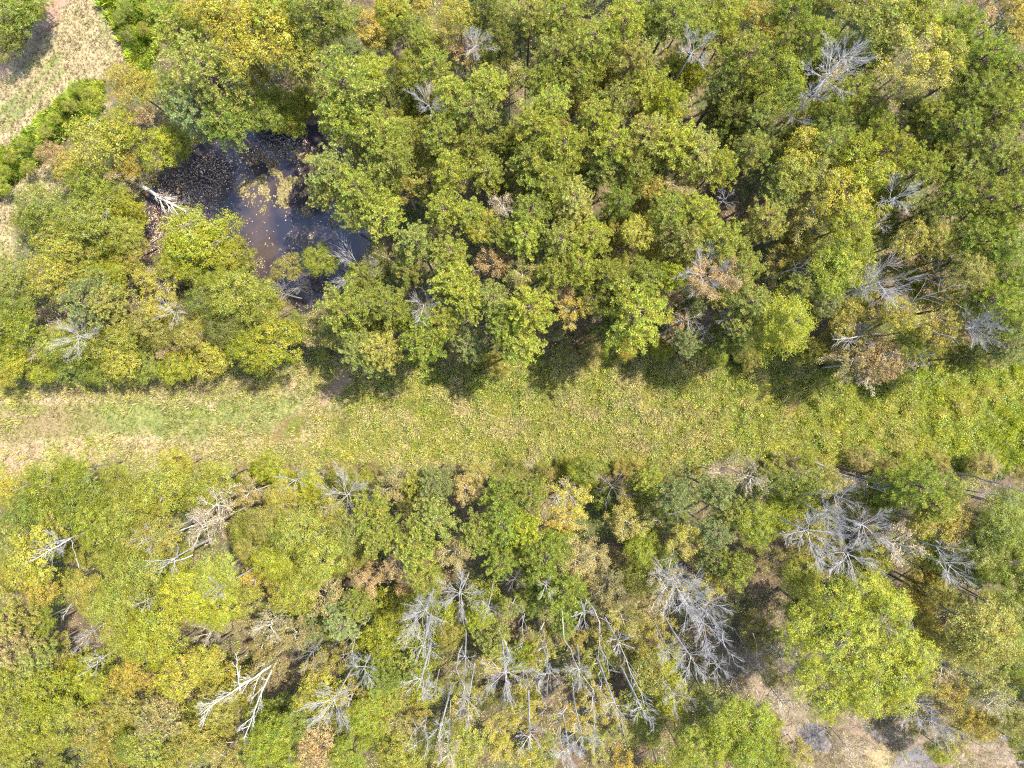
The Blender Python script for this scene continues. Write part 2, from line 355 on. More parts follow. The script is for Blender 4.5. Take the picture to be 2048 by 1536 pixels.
C = {'olive':(.185,.23,.038),'bolive':(.23,.275,.038),'green':(.155,.215,.030),'lush':(.20,.265,.022),'dark':(.13,.165,.03),'blue':(.155,.20,.07),
 'lime':(.25,.305,.022),'yellow':(.31,.335,.045),'gold':(.32,.30,.05),'tan':(.275,.265,.11),'rust':(.29,.245,.13),'straw':(.33,.28,.15),'brown':(.225,.225,.09),
 'khaki':(.255,.27,.06),'moss':(.205,.245,.055),'grey':(.5,.5,.5),'oakgreen':(.235,.295,.03)}
CW = {'olive':'olive green','bolive':'bright olive','green':'mid green','lush':'lush green','dark':'dark green','blue':'blue-green','lime':'lime green','yellow':'yellow','gold':'golden',
 'tan':'tan','rust':'rusty orange','straw':'straw coloured','brown':'brownish','khaki':'khaki','moss':'moss green'}

TREES = []      # dicts with px,py,r,kind,col,h,label
def zone_h(x, y):
    if y > 925:
        return 9.5 if x < 520 else (11 if y < 1060 else 12.5)
    if x < 330 or (x < 640 and y > 590): return 5.5
    if x < 640 and y > 250: return 5
    return 12.5
DATA = open_data = """
b 30 28 52 green 3.2
b 8 88 40 moss 2.4
b 38 72 36 dark 2.6
b 75 8 30 moss 2.4
b 55 5 40 green 4
b 62 20 28 yellow 3
b 251 13 16 green 1.5
b 240 36 14 green 1.5
b 256 70 16 dark 1.5
b 300 20 14 lime 1.5
b 290 60 14 bolive 1.5
P 368 70 62 olive 10
P 352 45 48 green 9
P 420 150 82 moss 13
P 400 225 66 blue 11
P 455 245 55 green 11
P 350 185 50 dark 9
P 455 55 45 green 11
Y 400 8 44 yellow 13
Y 462 40 56 yellow 13
Y 540 78 60 yellow 13
Y 478 115 50 yellow 13
Y 590 112 48 yellow 12
Y 520 20 40 yellow 12
Y 255 172 42 gold 6
Y 300 178 34 yellow 5
T 280 232 38 rust 5
G 228 228 34 straw 5
Y 190 200 26 lime 4
Y 205 285 58 yellow 5.5
b 250 262 40 lime 5
b 320 300 42 lime 5
Y 108 312 30 rust 3
Y 148 340 36 gold 3.5
T 245 350 44 tan 4
Y 262 330 30 gold 4
b 188 368 42 lush 4
b 228 392 32 green 4
b 92 422 48 green 3.5
b 55 445 26 moss 3
B 190 440 66 bolive 5.5
Y 118 492 48 yellow 5.5
Y 165 528 44 bolive 5
B 250 470 42 bolive 5
b 250 410 32 lime 4
b 165 180 15 lush 1.6
b 140 212 16 bolive 1.6
b 108 240 14 lush 1.6
b 92 262 15 bolive 1.6
b 50 290 15 lush 1.6
b 20 312 15 bolive 1.6
b 10 345 16 lush 1.6
b 60 335 14 bolive 1.6
b 5 372 20 lush 1.6
B 405 478 74 lime 4.5
B 365 525 46 lime 4
B 450 505 46 lime 4
b 405 560 40 lush 3.5
b 490 512 26 lime 3
Y 578 540 32 khaki 4
B 645 522 38 lush 6
D 716 532 72 straw 8
D 600 570 26 straw 3
G 330 562 42 brown 2.5
P 550 25 62 bolive 13
P 640 30 70 olive 13.5
P 600 95 44 olive 12
B 700 96 36 blue 12
T 740 55 42 gold 12
Y 745 80 30 gold 11
B 690 40 40 green 12
B 790 30 44 lime 12
P 695 178 84 olive 14
B 750 140 40 lime 12
B 560 210 42 lush 5
b 582 245 36 lime 4
P 680 240 56 bolive 13.5
P 760 262 52 bolive 13
P 785 325 58 olive 12.5
P 665 345 58 moss 12.5
P 720 380 58 bolive 12.5
P 765 430 52 bolive 12
P 705 430 40 moss 11
P 655 385 44 khaki 11
B 790 175 40 dark 10
B 830 140 44 lush 11.5
B 812 62 40 dark 11
Y 790 8 40 gold 12
T 880 62 40 khaki 12
Y 920 30 38 yellow 12
P 870 135 44 olive 12.5
P 845 85 36 bolive 12.5
D 950 82 46 grey 15
D 856 205 44 grey 14
P 905 195 52 bolive 13
P 945 225 52 moss 13
P 975 172 46 bolive 13
P 880 272 46 olive 12.5
P 945 290 44 olive 12
T 935 100 40 rust 10
P 1000 90 42 dark 12
P 970 25 44 dark 12
T 925 290 42 tan 11
P 900 345 50 bolive 12.5
P 975 345 46 olive 12
P 890 425 50 bolive 12.5
P 830 480 44 moss 12
P 945 430 44 bolive 12.5
Y 965 455 38 yellow 12
G 1005 410 36 straw 13
T 812 372 30 gold 9
P 1000 470 44 olive 12
P 1060 30 46 khaki 13
B 1038 62 32 blue 11
P 1130 35 56 olive 13.5
P 1185 88 58 olive 13.5
P 1112 108 52 moss 13
P 1248 48 54 bolive 13.5
P 1296 40 44 olive 12
P 1345 35 58 olive 13.5
P 1402 62 48 olive 13
P 1448 24 50 bolive 13
Y 1522 48 42 gold 12.5
P 1490 120 66 olive 13.5
P 1445 170 48 moss 12
D 1388 100 44 grey 16
B 1552 160 58 lush 12.5
P 1092 165 46 green 12.5
P 1160 160 50 olive 12.5
P 1262 125 52 khaki 13
P 1295 172 50 bolive 13
P 1232 205 50 moss 12.5
P 1335 208 48 lime 12.5
T 1050 152 42 khaki 12
P 1100 210 46 bolive 13.5
P 1070 255 56 bolive 13.5
P 1130 295 56 bolive 13.5
P 1062 320 50 olive 13
P 1100 362 58 bolive 13.5
P 1192 238 46 bolive 13
P 1222 292 60 bolive 13.5
P 1290 272 58 khaki 13.5
P 1345 292 60 bolive 13.5
P 1395 310 56 khaki 13.5
P 1435 335 48 bolive 13
P 1270 342 48 olive 13
P 1205 335 44 moss 12.5
P 1150 405 52 khaki 13
P 1062 422 50 olive 13
P 1050 475 50 bolive 13
P 1120 485 46 moss 13
P 1185 470 46 bolive 13
P 1238 402 42 green 12.5
Y 1300 375 30 gold 12
T 1352 372 36 tan 12.5
P 1400 425 50 bolive 13
P 1335 430 48 olive 13
P 1442 482 54 bolive 13
P 1372 482 48 khaki 13
Y 1272 470 36 yellow 12.5
C 1452 395 28 grey 14
P 1500 300 46 moss 12.5
P 1512 245 44 moss 12
P 1465 235 44 dark 11
P 1580 28 58 green 13.5
P 1625 82 52 green 13.5
P 1560 85 42 olive 13
B 1560 200 50 lush 12.5
Y 1720 18 60 bolive 14
Y 1775 60 56 bolive 14
Y 1832 30 56 lime 14
P 1918 52 52 green 14
T 1962 18 44 straw 13
K 2004 20 34 grey 13
Y 2028 60 36 gold 12
Y 2035 15 36 gold 12
D 1662 145 58 grey 17
D 1690 110 44 grey 18
D 1632 185 40 grey 16
D 1594 222 44 grey 13
T 1840 115 76 yellow 15
T 1805 165 52 khaki 15
Y 1885 110 44 bolive 15
P 1742 120 48 olive 12.5
P 1700 185 50 olive 12.5
P 1655 235 50 green 12.5
P 1750 255 48 green 12
P 1960 120 58 green 14
P 2012 150 58 olive 14
P 1945 185 56 olive 14
P 2000 230 58 olive 14
P 1915 258 50 olive 13.5
P 1862 232 42 olive 13
P 1980 300 58 moss 14
P 1925 335 50 moss 13
P 2030 330 52 olive 14
P 1650 295 50 olive 13
P 1705 300 48 bolive 13
P 1785 300 50 bolive 13
P 1845 340 50 bolive 13
P 1885 300 42 olive 12.5
P 1908 395 44 green 13
P 1965 400 58 olive 13.5
P 2022 420 58 olive 13.5
P 1945 468 52 green 13.5
P 2005 490 52 green 13.5
B 1895 345 34 blue 11
B 1796 252 30 blue 11
Y 1602 300 44 yellow 12.5
Y 1592 352 48 bolive 12.5
Y 1640 345 40 khaki 12.5
Y 1722 335 54 lime 13
Y 1680 395 52 yellow 13
Y 1700 452 48 lime 13
T 1625 430 50 khaki 12
P 1560 380 46 moss 12
P 1530 440 46 khaki 12.5
D 1795 392 54 grey 14.5
C 1768 440 34 grey 12
Y 1810 482 40 khaki 12
P 1852 432 42 dark 12
B 1872 480 38 khaki 12
B 30 560 52 moss 5
B 40 620 42 green 5
Y 112 560 50 yellow 5.5
Y 165 555 36 bolive 5
B 222 560 42 lime 5
P 180 602 64 blue 7
P 215 608 44 khaki 7
b 40 665 48 lush 5
b 22 720 40 lime 4
Y 20 745 32 yellow 4
D 150 672 46 grey 8
B 150 690 56 bolive 5
b 230 690 48 bolive 5
Y 245 722 40 yellow 5
T 320 612 46 yellow 5
C 335 622 44 grey 8
Y 300 640 40 khaki 4.5
B 472 590 58 bolive 6
B 440 560 34 lush 5
B 455 655 44 dark 5
T 338 698 38 rust 3.5
b 360 735 36 lime 3
Y 420 722 42 yellow 4
B 505 690 44 lush 5
b 150 735 38 green 3.5
b 205 742 32 green 3
b 90 735 34 lime 3.5
b 300 735 32 green 3
B 380 665 44 khaki 4.5
G 72 700 34 straw 4
b 330 660 38 khaki 4
B 530 610 52 bolive 6.5
D 560 585 34 straw 7
B 545 695 66 lime 6.5
B 600 655 38 green 6
P 690 620 58 olive 10
P 735 610 44 olive 10
T 640 655 48 tan 6
P 720 700 48 moss 10
P 770 700 48 khaki 10.5
P 850 685 62 green 11
P 885 640 44 bolive 11
P 780 610 44 olive 10.5
P 905 560 52 bolive 12
P 815 540 38 dark 10
D 846 608 60 grey 12
P 935 600 50 bolive 12
T 985 530 44 rust 11
P 985 600 44 moss 12
P 940 690 44 blue 8
P 900 505 46 olive 12
T 1045 548 40 khaki 12
P 1060 618 60 bolive 13
P 1040 685 56 bolive 12
P 1005 655 40 green 12
T 1150 618 42 gold 11
T 1128 585 34 straw 11
P 1270 630 78 bolive 12.5
P 1225 655 46 dark 9
P 1180 600 46 dark 10.5
T 1405 560 52 straw 13
T 1455 555 46 straw 13
D 1408 548 48 straw 13.5
D 1460 545 42 straw 13.5
C 1378 636 40 grey 11
C 1455 638 36 grey 11
C 1412 665 26 grey 9
P 1375 682 34 blue 8
P 1450 672 52 dark 8.5
b 1255 698 22 gold 3
b 1320 702 24 lime 3
b 1180 700 26 brown 2
P 1110 545 48 olive 12.5
P 1160 530 50 bolive 12.5
P 1215 545 44 olive 12.5
P 1290 555 48 green 12
P 1345 555 38 lime 12
P 1500 605 52 moss 12
P 1485 540 48 olive 12.5
P 1600 575 36 moss 12
L 1568 645 82 lime 12.5
P 1480 655 40 moss 11
Y 1655 550 50 lush 12.5
Y 1685 500 44 lush 12.5
D 1770 560 84 grey 14
D 1735 575 60 grey 13
B 1650 600 36 blue 11
Y 1700 650 50 khaki 8
D 1715 672 46 straw 9
Y 1755 715 48 rust 8
G 1740 725 66 rust 8
G 1800 715 48 rust 8
T 1700 720 48 brown 8
C 1850 712 30 grey 9
Y 1815 685 36 lime 9
Y 1870 650 46 gold 11
Y 1790 630 38 yellow 11
D 1952 655 58 grey 13
D 1985 640 40 grey 13.5
K 1880 545 42 grey 12
B 1935 545 46 khaki 12.5
B 1965 510 40 bolive 12.5
P 1975 600 58 green 13
P 2025 560 50 green 13
P 2030 640 48 olive 13
P 2010 690 50 blue 11
P 1930 715 46 dark 7
P 1620 700 34 dark 6
B 20 975 40 yellow 5
B 110 975 62 lush 8
B 165 1000 58 green 9
B 60 1020 48 green 8
B 150 940 40 lush 7
B 190 1040 44 lush 9
B 330 980 62 bolive 9.5
B 270 1000 52 bolive 9.5
B 400 975 48 bolive 9
Y 360 925 34 yellow 5
C 320 985 44 grey 11
G 430 1010 52 straw 10
Y 440 960 42 bolive 8
T 500 985 40 brown 7
b 540 935 32 lime 4
C 585 962 42 grey 9
B 560 1000 42 khaki 8.5
D 690 992 54 straw 9.5
B 620 970 38 lime 6
B 700 960 36 moss 7
B 660 1035 48 khaki 9
P 870 960 44 blue 9
P 835 965 36 bolive 8
P 740 1020 46 bolive 10
T 785 975 42 tan 8
T 930 975 40 tan 8
P 1000 990 46 green 10
P 1060 985 46 olive 10
T 960 945 34 khaki 5
b 1180 935 34 green 4
b 1160 945 26 lush 4
P 1350 985 44 blue 9.5
P 1300 965 36 bolive 8
T 1140 1000 50 yellow 9
C 1135 985 44 grey 10
K 1225 975 42 grey 8
G 1070 1000 36 tan 8
G 1500 955 46 brown 8
G 1440 945 42 straw 7
K 1365 1025 38 grey 10
P 1435 985 46 blue 10
P 1470 1030 42 moss 10
B 1600 970 48 green 8
D 1690 1000 62 grey 12
P 1830 970 54 green 12
P 1870 1010 44 olive 12
K 1985 990 52 grey 12
T 1960 1040 50 khaki 11
Y 1650 960 34 khaki 8
Y 85 1105 56 yellow 11
Y 60 1140 40 yellow 10
C 105 1090 50 grey 13
Y 90 1165 40 gold 9
B 20 1080 44 moss 9
B 250 1060 62 bolive 11
B 320 1075 56 khaki 11
B 290 1140 62 bolive 11.5
B 380 1190 60 lime 11.5
B 430 1150 58 bolive 11.5
B 240 1200 54 bolive 11.5
B 320 1255 66 lime 11.5
B 440 1215 48 lime 11
B 255 1265 46 bolive 11
B 180 1180 48 khaki 10
C 290 1080 48 grey 13
C 430 1180 40 grey 13
C 285 1205 40 grey 13
C 340 1120 44 grey 13
P 28 1230 48 khaki 10
P 30 1285 58 tan 10
P 75 1305 38 moss 9
B 85 1240 32 lush 8
G 405 1055 50 straw 11
Y 368 1345 50 yellow 10
Y 418 1322 40 yellow 10
Y 190 1365 36 lime 8
Y 265 1350 38 gold 9
D 170 1275 38 grey 10
C 190 1325 36 grey 10
G 420 1265 42 brown 8
T 470 1240 40 brown 8
b 45 1355 46 bolive 7
b 100 1380 50 lime 7
b 40 1425 48 bolive 6
b 140 1440 46 bolive 7
b 250 1400 44 khaki 8
b 200 1450 46 khaki 8
Y 330 1430 50 tan 9
Y 300 1490 50 bolive 9
b 390 1470 50 khaki 8
b 440 1400 42 khaki 8
T 450 1510 50 khaki 9
b 350 1520 44 bolive 8
B 600 1060 58 bolive 10.5
B 535 1050 42 khaki 9.5
B 550 1120 44 lime 10
B 640 1125 56 bolive 11
B 700 1070 46 moss 10.5
P 762 1065 58 olive 12
P 830 1085 56 olive 12
P 870 1035 50 moss 11.5
T 910 1105 48 tan 11
P 955 1065 48 olive 11.5
P 1005 1045 50 green 11.5
P 1000 1120 42 green 11
B 600 1180 50 bolive 10
T 650 1195 56 tan 10
T 735 1165 42 rust 10
T 790 1130 42 straw 10
P 690 1240 50 blue 11
P 715 1210 38 olive 11
T 590 1270 46 brown 9
G 540 1250 50 tan 9
Y 770 1270 44 lime 9
B 850 1150 42 bolive 10.5
D 850 1225 70 straw 14
D 830 1240 52 straw 13
D 918 1190 48 grey 14
C 975 1222 36 grey 14
P 955 1235 34 lush 10
K 620 1310 46 grey 12
D 725 1340 48 grey 13
D 665 1405 58 grey 13
Y 640 1385 50 yellow 9
T 700 1400 44 khaki 9
P 765 1360 44 green 11
C 845 1300 50 grey 15
C 838 1375 50 grey 15
D 870 1385 32 grey 12
C 930 1320 36 grey 14
D 935 1410 50 grey 15
D 1010 1350 54 grey 15
C 880 1460 40 grey 16
B 545 1470 52 lush 9
B 595 1440 40 green 9
B 735 1425 46 lush 9
B 560 1515 50 lush 9
Y 640 1490 50 straw 9
B 700 1510 46 lush 9
Y 935 1490 48 bolive 10
G 895 1510 38 straw 13
T 790 1440 44 khaki 8.5
b 800 1500 44 bolive 7
T 640 1340 44 khaki 9
T 560 1190 40 gold 9
P 1045 1060 50 lime 11
P 1090 1110 58 green 11.5
T 1150 1120 48 tan 10.5
B 1280 1095 38 lush 8
T 1250 1040 48 khaki 10
T 1370 1075 46 yellow 10
P 1432 1060 44 blue 10.5
B 1505 1050 46 lush 10.5
P 1130 1180 58 green 11
T 1220 1165 48 brown 8
T 1190 1110 42 tan 9
T 1245 1240 44 khaki 8
T 1130 1040 40 gold 10
G 1320 1150 44 brown 8
C 1092 1175 36 grey 13
K 1030 1160 28 grey 12
D 1380 1195 70 grey 15
D 1410 1250 64 grey 15
D 1350 1170 54 grey 15
D 1425 1210 50 grey 16
D 1385 1320 60 grey 13
D 1340 1310 42 grey 12
D 1440 1340 44 grey 13
D 1100 1352 46 grey 13
D 1160 1345 38 grey 14
D 1165 1480 52 grey 16
D 1140 1510 46 grey 16
C 1060 1480 46 grey 15
D 1350 1392 34 grey 10
C 1240 1290 40 grey 15
C 1290 1430 44 grey 16
C 1235 1420 44 grey 16
C 1170 1230 44 grey 15
B 1440 1455 58 lush 11.5
B 1400 1490 50 lush 11.5
B 1500 1430 48 lush 11.5
B 1490 1500 56 lush 11.5
Y 1340 1375 40 lime 8
Y 1300 1340 46 khaki 8
Y 1350 1430 32 yellow 8
T 1155 1440 40 gold 8
T 1050 1430 44 yellow 9
T 1190 1400 40 khaki 8
T 1000 1460 40 yellow 9
D 1620 1065 66 grey 13.5
D 1660 1035 54 grey 13.5
D 1735 1055 54 grey 13.5
D 1700 1110 60 grey 13.5
D 1660 1110 48 grey 13
G 1800 1090 56 straw 12
D 1910 1135 62 grey 14.5
C 1895 1100 40 grey 14
B 1598 1150 44 bolive 8
T 1550 1120 42 brown 7
O 1702 1292 172 oakgreen 13.5
B 1945 1250 74 khaki 13
B 1920 1290 50 khaki 12.5
Y 1858 1262 32 gold 10
B 1990 1050 56 green 12.5
Y 1900 1055 44 gold 11
B 1965 1090 50 moss 12
Y 1855 1045 42 khaki 11
B 2022 1150 54 green 12.5
B 2025 1230 50 moss 12.5
B 2030 1090 46 dark 11.5
B 2020 1310 46 green 12
D 1830 1412 42 straw 8
G 1880 1330 52 brown 8
T 1900 1380 44 gold 8
T 1975 1370 54 moss 9
G 1985 1405 48 brown 10
b 1955 1440 36 gold 5
D 1870 1450 52 straw 9
T 1905 1480 42 khaki 6
B 2030 1440 40 khaki 7
b 2040 1490 28 green 5
b 1880 1495 30 lush 3.5
T 1835 1450 30 khaki 3
T 1600 1500 36 khaki 3
G 1570 1310 46 brown 7
G 1560 1400 50 brown 6
G 1640 1370 34 brown 3
G 1610 1340 40 rust 5
T 1540 1350 36 khaki 5
G 1700 1500 40 straw 4
b 1545 1515 40 lush 6
b 1540 1450 30 lime 5
"""
for ln in DATA.strip().splitlines():
    p = ln.split(); k, x, y, r, c = p[0], float(p[1]), float(p[2]), float(p[3]), p[4]
    h = float(p[5]) if len(p) > 5 else zone_h(x, y)
    TREES.append(dict(k=k, x=x, y=y, r=r, c=c, h=h, hand=True))

# fill the gaps of the wood with understorey trees that take after their neighbours
NORTH = [(330,-25),(2075,-25),(2075,720),(1850,700),(1600,690),(1420,675),(1300,670),(1130,680),(1000,695),(800,705),(640,710),(520,722),(-25,730),(-25,560),(60,560),(120,490),(190,420),(220,340),(290,260),(330,180),(370,80)]
SOUTH = [(-25,975),(200,950),(330,955),(520,965),(700,965),(960,975),(1200,985),(1420,975),(1560,945),(1650,950),(1900,980),(2075,975),(2075,1440),(1900,1440),(1740,1420),(1600,1370),(1500,1290),(1480,1340),(1540,1420),(1540,1560),(-25,1560)]
hx = np.array([t['x'] for t in TREES]); hy = np.array([t['y'] for t in TREES]); hr = np.array([t['r'] for t in TREES])
hand = list(TREES)
RF = random.Random(5)
pts = []
def nearest(x, y, pred):
    best = None; bd = 1e9
    for t in hand:
        if pred(t):
            d = (t['x']-x)**2+(t['y']-y)**2
            if d < bd: bd = d; best = t
    return best
POND_IN = [(345,350),(400,305),(470,280),(560,275),(615,290),(640,380),(690,450),(640,520),(560,540),(330,560),(300,500),(300,400)]
for _ in range(9000):
    x = RF.uniform(-20, 2068); y = RF.uniform(-20, 1556)
    X = np.array([x]); Y = np.array([y])
    dn = min(sdist(X, Y, NORTH)[0], sdist(X, Y, SOUTH)[0])
    if dn > 0 or sdist(X, Y, POND_IN)[0] < 25: continue
    gx = [t for t in TREES if abs(t['x']-x) < 90 and abs(t['y']-y) < 90]
    leafy = [t for t in gx if t['k'] in 'PBbYTLOG']
    if any((t['x']-x)**2+(t['y']-y)**2 < (.62*t['r']+4)**2 for t in leafy if t['hand']): continue
    if any((t['x']-x)**2+(t['y']-y)**2 < 27**2 for t in leafy if not t['hand']): continue
    if sum(1 for t in TREES if not t['hand']) > 330: break
    nb = nearest(x+RF.gauss(0,25), y+RF.gauss(0,25), lambda t: t['k'] in 'PBbYT')
    kk = nb['k']; 
    if kk == 'B' and RF.random() < .4: kk = 'b'
    if kk == 'P' and RF.random() < .5: kk = RF.choice('bbBBYT')
    cc = nb['c'] if RF.random() < .7 else RF.choice(['olive','moss','khaki','green','bolive'])
    TREES.append(dict(k=kk, x=x, y=y, r=RF.uniform(30, 48), c=cc, h=max(2.2, nb['h']*RF.uniform(.5,.78)), hand=False))

EB = random.Random(77)
for k_ in range(46):
    x = EB.uniform(640, 2040); t_ = (x-640)/1400; y = EB.uniform(688, 722)+(12 if x < 1000 else 0)
    TREES.append(dict(k=EB.choice('bbbT'), x=x, y=y, r=EB.uniform(14, 27), c=EB.choice(['moss','lush','khaki','green','bolive','tan']), h=EB.uniform(1.0, 2.2), hand=False))
for k_ in range(54):
    x = EB.uniform(330, 2040); y = EB.uniform(928, 962)-(14 if x > 1400 else 0)
    TREES.append(dict(k=EB.choice('bbbTG'), x=x, y=y, r=EB.uniform(14, 28), c=EB.choice(['moss','lush','khaki','tan','bolive','brown']), h=EB.uniform(1.0, 2.4), hand=False))
# ------------------------------------------------------------------ labels
LM = [("the pond",490,440),("the fallen pond tree",330,400),("the yellow treetops up top",480,60),("the dirt track corner",150,120),
 ("the upright bare top-centre tree",950,85),("the bleached fan up top",1388,100),("the long bleached tree cluster",1660,150),
 ("the bare tree amid lime",1795,392),("the widest fan-shaped bare tree",1765,565),("the bushy bare right-edge tree",1955,655),
 ("the bright feathery tree",1568,645),("the round field-edge pine",1270,630),("the straw-coloured twin treetops",1430,560),
 ("the star-shaped bare tree",846,608),("the pond corner bare tree",716,532),("the pale-limbed gold tree",1840,120),
 ("the white-branched left treetop",150,675),("the blue-green pine at left",180,602),("the forked white dead tree",490,1385),
 ("the wide straw-grey bare tree",850,1225),("the tangled bare trees",1390,1215),("the huge lime oak",1702,1292),
 ("the bleached pair above the oak",1670,1070),("the lower right bare fan",1910,1135),("the lush left-edge tree",130,980),
 ("the white under-field treetop",585,962),("the dark under-field bare tree",1225,975),("the brightest yellow tree",368,1345),
 ("the muddy creek",1740,1470),("the rusty lower-wood tree",735,1165),("the round lush small tree",1280,1095),("the flat bare crown",1100,1352),
 ("the field's dirt patch",655,790),("the field-edge fallen log",1610,915),("the orange pine gap",1090,300),("the bare bottom fans",1150,1495)]
LM = [l for l in LM if l[0] != "the orange pine gap"]
SPECIAL = {(850,1225):'wide straw-grey bare tree spreading over the lower wood',(490,1385):'',(1702,1292):'huge round oak with a lime green crown beside the muddy creek',
 (1568,645):'bright lime tree with a feathery crown beside the field',(1270,630):'big round bright olive pine standing on the edge of the field',
 (846,608):'star-shaped bare tree with bleached limbs just above the field',(716,532):'big straw-grey bare tree at the lower corner of the pond',
 (950,82):'upright bare tree with white limbs near the top centre',(1388,100):'bleached fan tree leaning out of dark pines near the top',
 (1952,655):'bushy bare tree with many grey twigs by the right edge',(1225,975):'dark grey bare tree just under the weedy field',
 (585,962):'small white bare treetop under the field',(645,522):'small vivid green tree beside the lower right pond bank',
 (405,478):'lime green spreading tree standing in the lower left of the pond',(1910,1135):'bare tree with a one-sided fan by the lower right edge',
 (1840,115):'pale-limbed tree with gold-green leaves in the upper right wood',(180,602):'blue-green pine rising from the left thicket',
 (1280,1095):'round lush green small tree alone in the lower wood',(735,1165):'rusty red-brown thin tree in the lower wood',
 (368,1345):'brightest yellow leafy tree in the lower left',(1100,1352):'flat bare crown spreading sideways among the lower snags'}
DIRS = ['right of','up and right of','above','up and left of','left of','down and left of','below','down and right of']
ORD = ['nearest','second','third','fourth','fifth','sixth','seventh','eighth','ninth','tenth','eleventh','twelfth','thirteenth','fourteenth','fifteenth','sixteenth','seventeenth','eighteenth','nineteenth','twentieth']
ORD_ = ['nearest','second','third','fourth','fifth','sixth','seventh','eighth','ninth','tenth','eleventh','twelfth','thirteenth','fourteenth','fifteenth']
def make_labels(L):
    buckets = {}
    for t in L:
        sp = SPECIAL.get((int(t['x']), int(t['y'])))
        if sp: t['label'] = sp; continue
        d, name, lx, ly = min(((t['x']-l[1])**2+(t['y']-l[2])**2, *l) for l in LM)
        a = atan2(-(t['y']-ly), t['x']-lx); s = int(round(a/(pi/4))) % 8
        if t['k'] in 'DCK': cw = {'D':'bleached' if t['c'] == 'grey' else 'straw-grey','C':'spindly white','K':'dark grey'}[t['k']]
        else: cw = CW.get(t['c'], 'grey-brown')
        if not t['hand'] or t['r'] < 30: sz = 'small'
        elif t['r'] > 58: sz = 'broad'
        else: sz = ''
        key = (sz, cw, NOUN[t['k']], DIRS[s], name)
        buckets.setdefault(key, []).append((d, t))
    for key, v in buckets.items():
        v.sort(key=lambda q: q[0])
        sz, cw, noun, ds, name = key
        if len((sz+' '+cw+' '+noun+' '+ds+' '+name).split()) > 14: name = name.replace('the ', '', 1).replace(' small','') ; ds = ds.replace('up and ', 'up-').replace('down and ', 'down-')
        for i, (d, t) in enumerate(v):
            head = (sz+' ' if sz else '')+cw+' '+noun
            t['label'] = f"{head} {ds} {name}" if len(v) == 1 else f"{head}, {ORD[min(i,19)]} one {ds} {name}"
make_labels(TREES)

def link_tree(t):
    k = t['k']; R = random.Random(int(t['x']*7+t['y']*13))
    h = t['h']; x, y = at(t['x'], t['y'], h); rad = t['r']*mpp(h)
    sc = rad/UNITR[k]
    proto = R.choice(PROTO[k])
    root = bpy.data.objects.new(NAME[k], None); COL.objects.link(root); root.location = (x, y, 0)
    root.empty_display_size = .3
    root['label'] = t['label']; root['category'] = CAT[k]
    if GRP[k]: root['group'] = GRP[k]
    rz = R.uniform(0, 6.28)
    tint = R.uniform(.88, 1.12); hs = R.uniform(-.05, .05)
    c = C[t['c']]; gg = 1.12 if k == 'P' else (.82 if k in 'BbYLO' else .95)
    tint *= gg; c = (c[0]*(1.03 if k == 'P' else 1.1), c[1]*(.97 if k == 'P' else .96), c[2]*(.9 if k == 'P' else .75)); c = (c[0]*tint*(1+hs), c[1]*tint, c[2]*tint*(1-hs*2))
    sxy = sc; asp_ = R.uniform(.9,1.1) if k != 'O' else 1; sz = sc*(R.uniform(.85,1.15)) if k != 'O' else sc
    lean = (R.uniform(-.05,.05), R.uniform(-.05,.05))
    for pn, me in proto:
        o = bpy.data.objects.new(pn, me); COL.objects.link(o); o.parent = root
        o.location = (0, 0, h); o.scale = (sxy*asp_, sxy/asp_, sz); o.rotation_euler = (lean[0], lean[1], rz); o.color = (*c, 1)
    return root
# ------------------------------------------------------------------ the ground (one sheet, fine in the middle, reaching far out)
def axis(lim, step):
    a = np.arange(-lim, lim+step*.5, step); out = []; d = step; x = lim
    while x < 900: d *= 1.35; x += d; out.append(x)
    o = np.array(out); return np.concatenate([-o[::-1], a, o])
def ground_z(x, y):
    px = x*PXM+1024; py = 768-y*PXM
    z = (fbm(x, y, 9, 21)-.5)*.5+(fbm(x, y, 1.3, 31, 3)-.5)*.12
    dp = sdist(px, py, POND); z = z - np.clip((18-dp)/26, 0, 1)*.75
    for q in POOLS: z = z-np.clip((6-sdist(px, py, q))/14, 0, 1)*.35
    hl = sdist(px, py, HOLLOW); z -= np.clip((8-hl)/18, 0, 1)*.25
    far = np.clip((np.hypot(x, y)-75)/200, 0, 1)
    return z*(1-far)
WATER_Z = -.33; POOL_Z = -.22
cx = axis(56, .2); cy = axis(42, .2)
GX, GY = np.meshgrid(cx, cy); gx = GX.ravel(); gy = GY.ravel()
px = gx*PXM+1024; py = 768-gy*PXM
gz = ground_z(gx, gy)
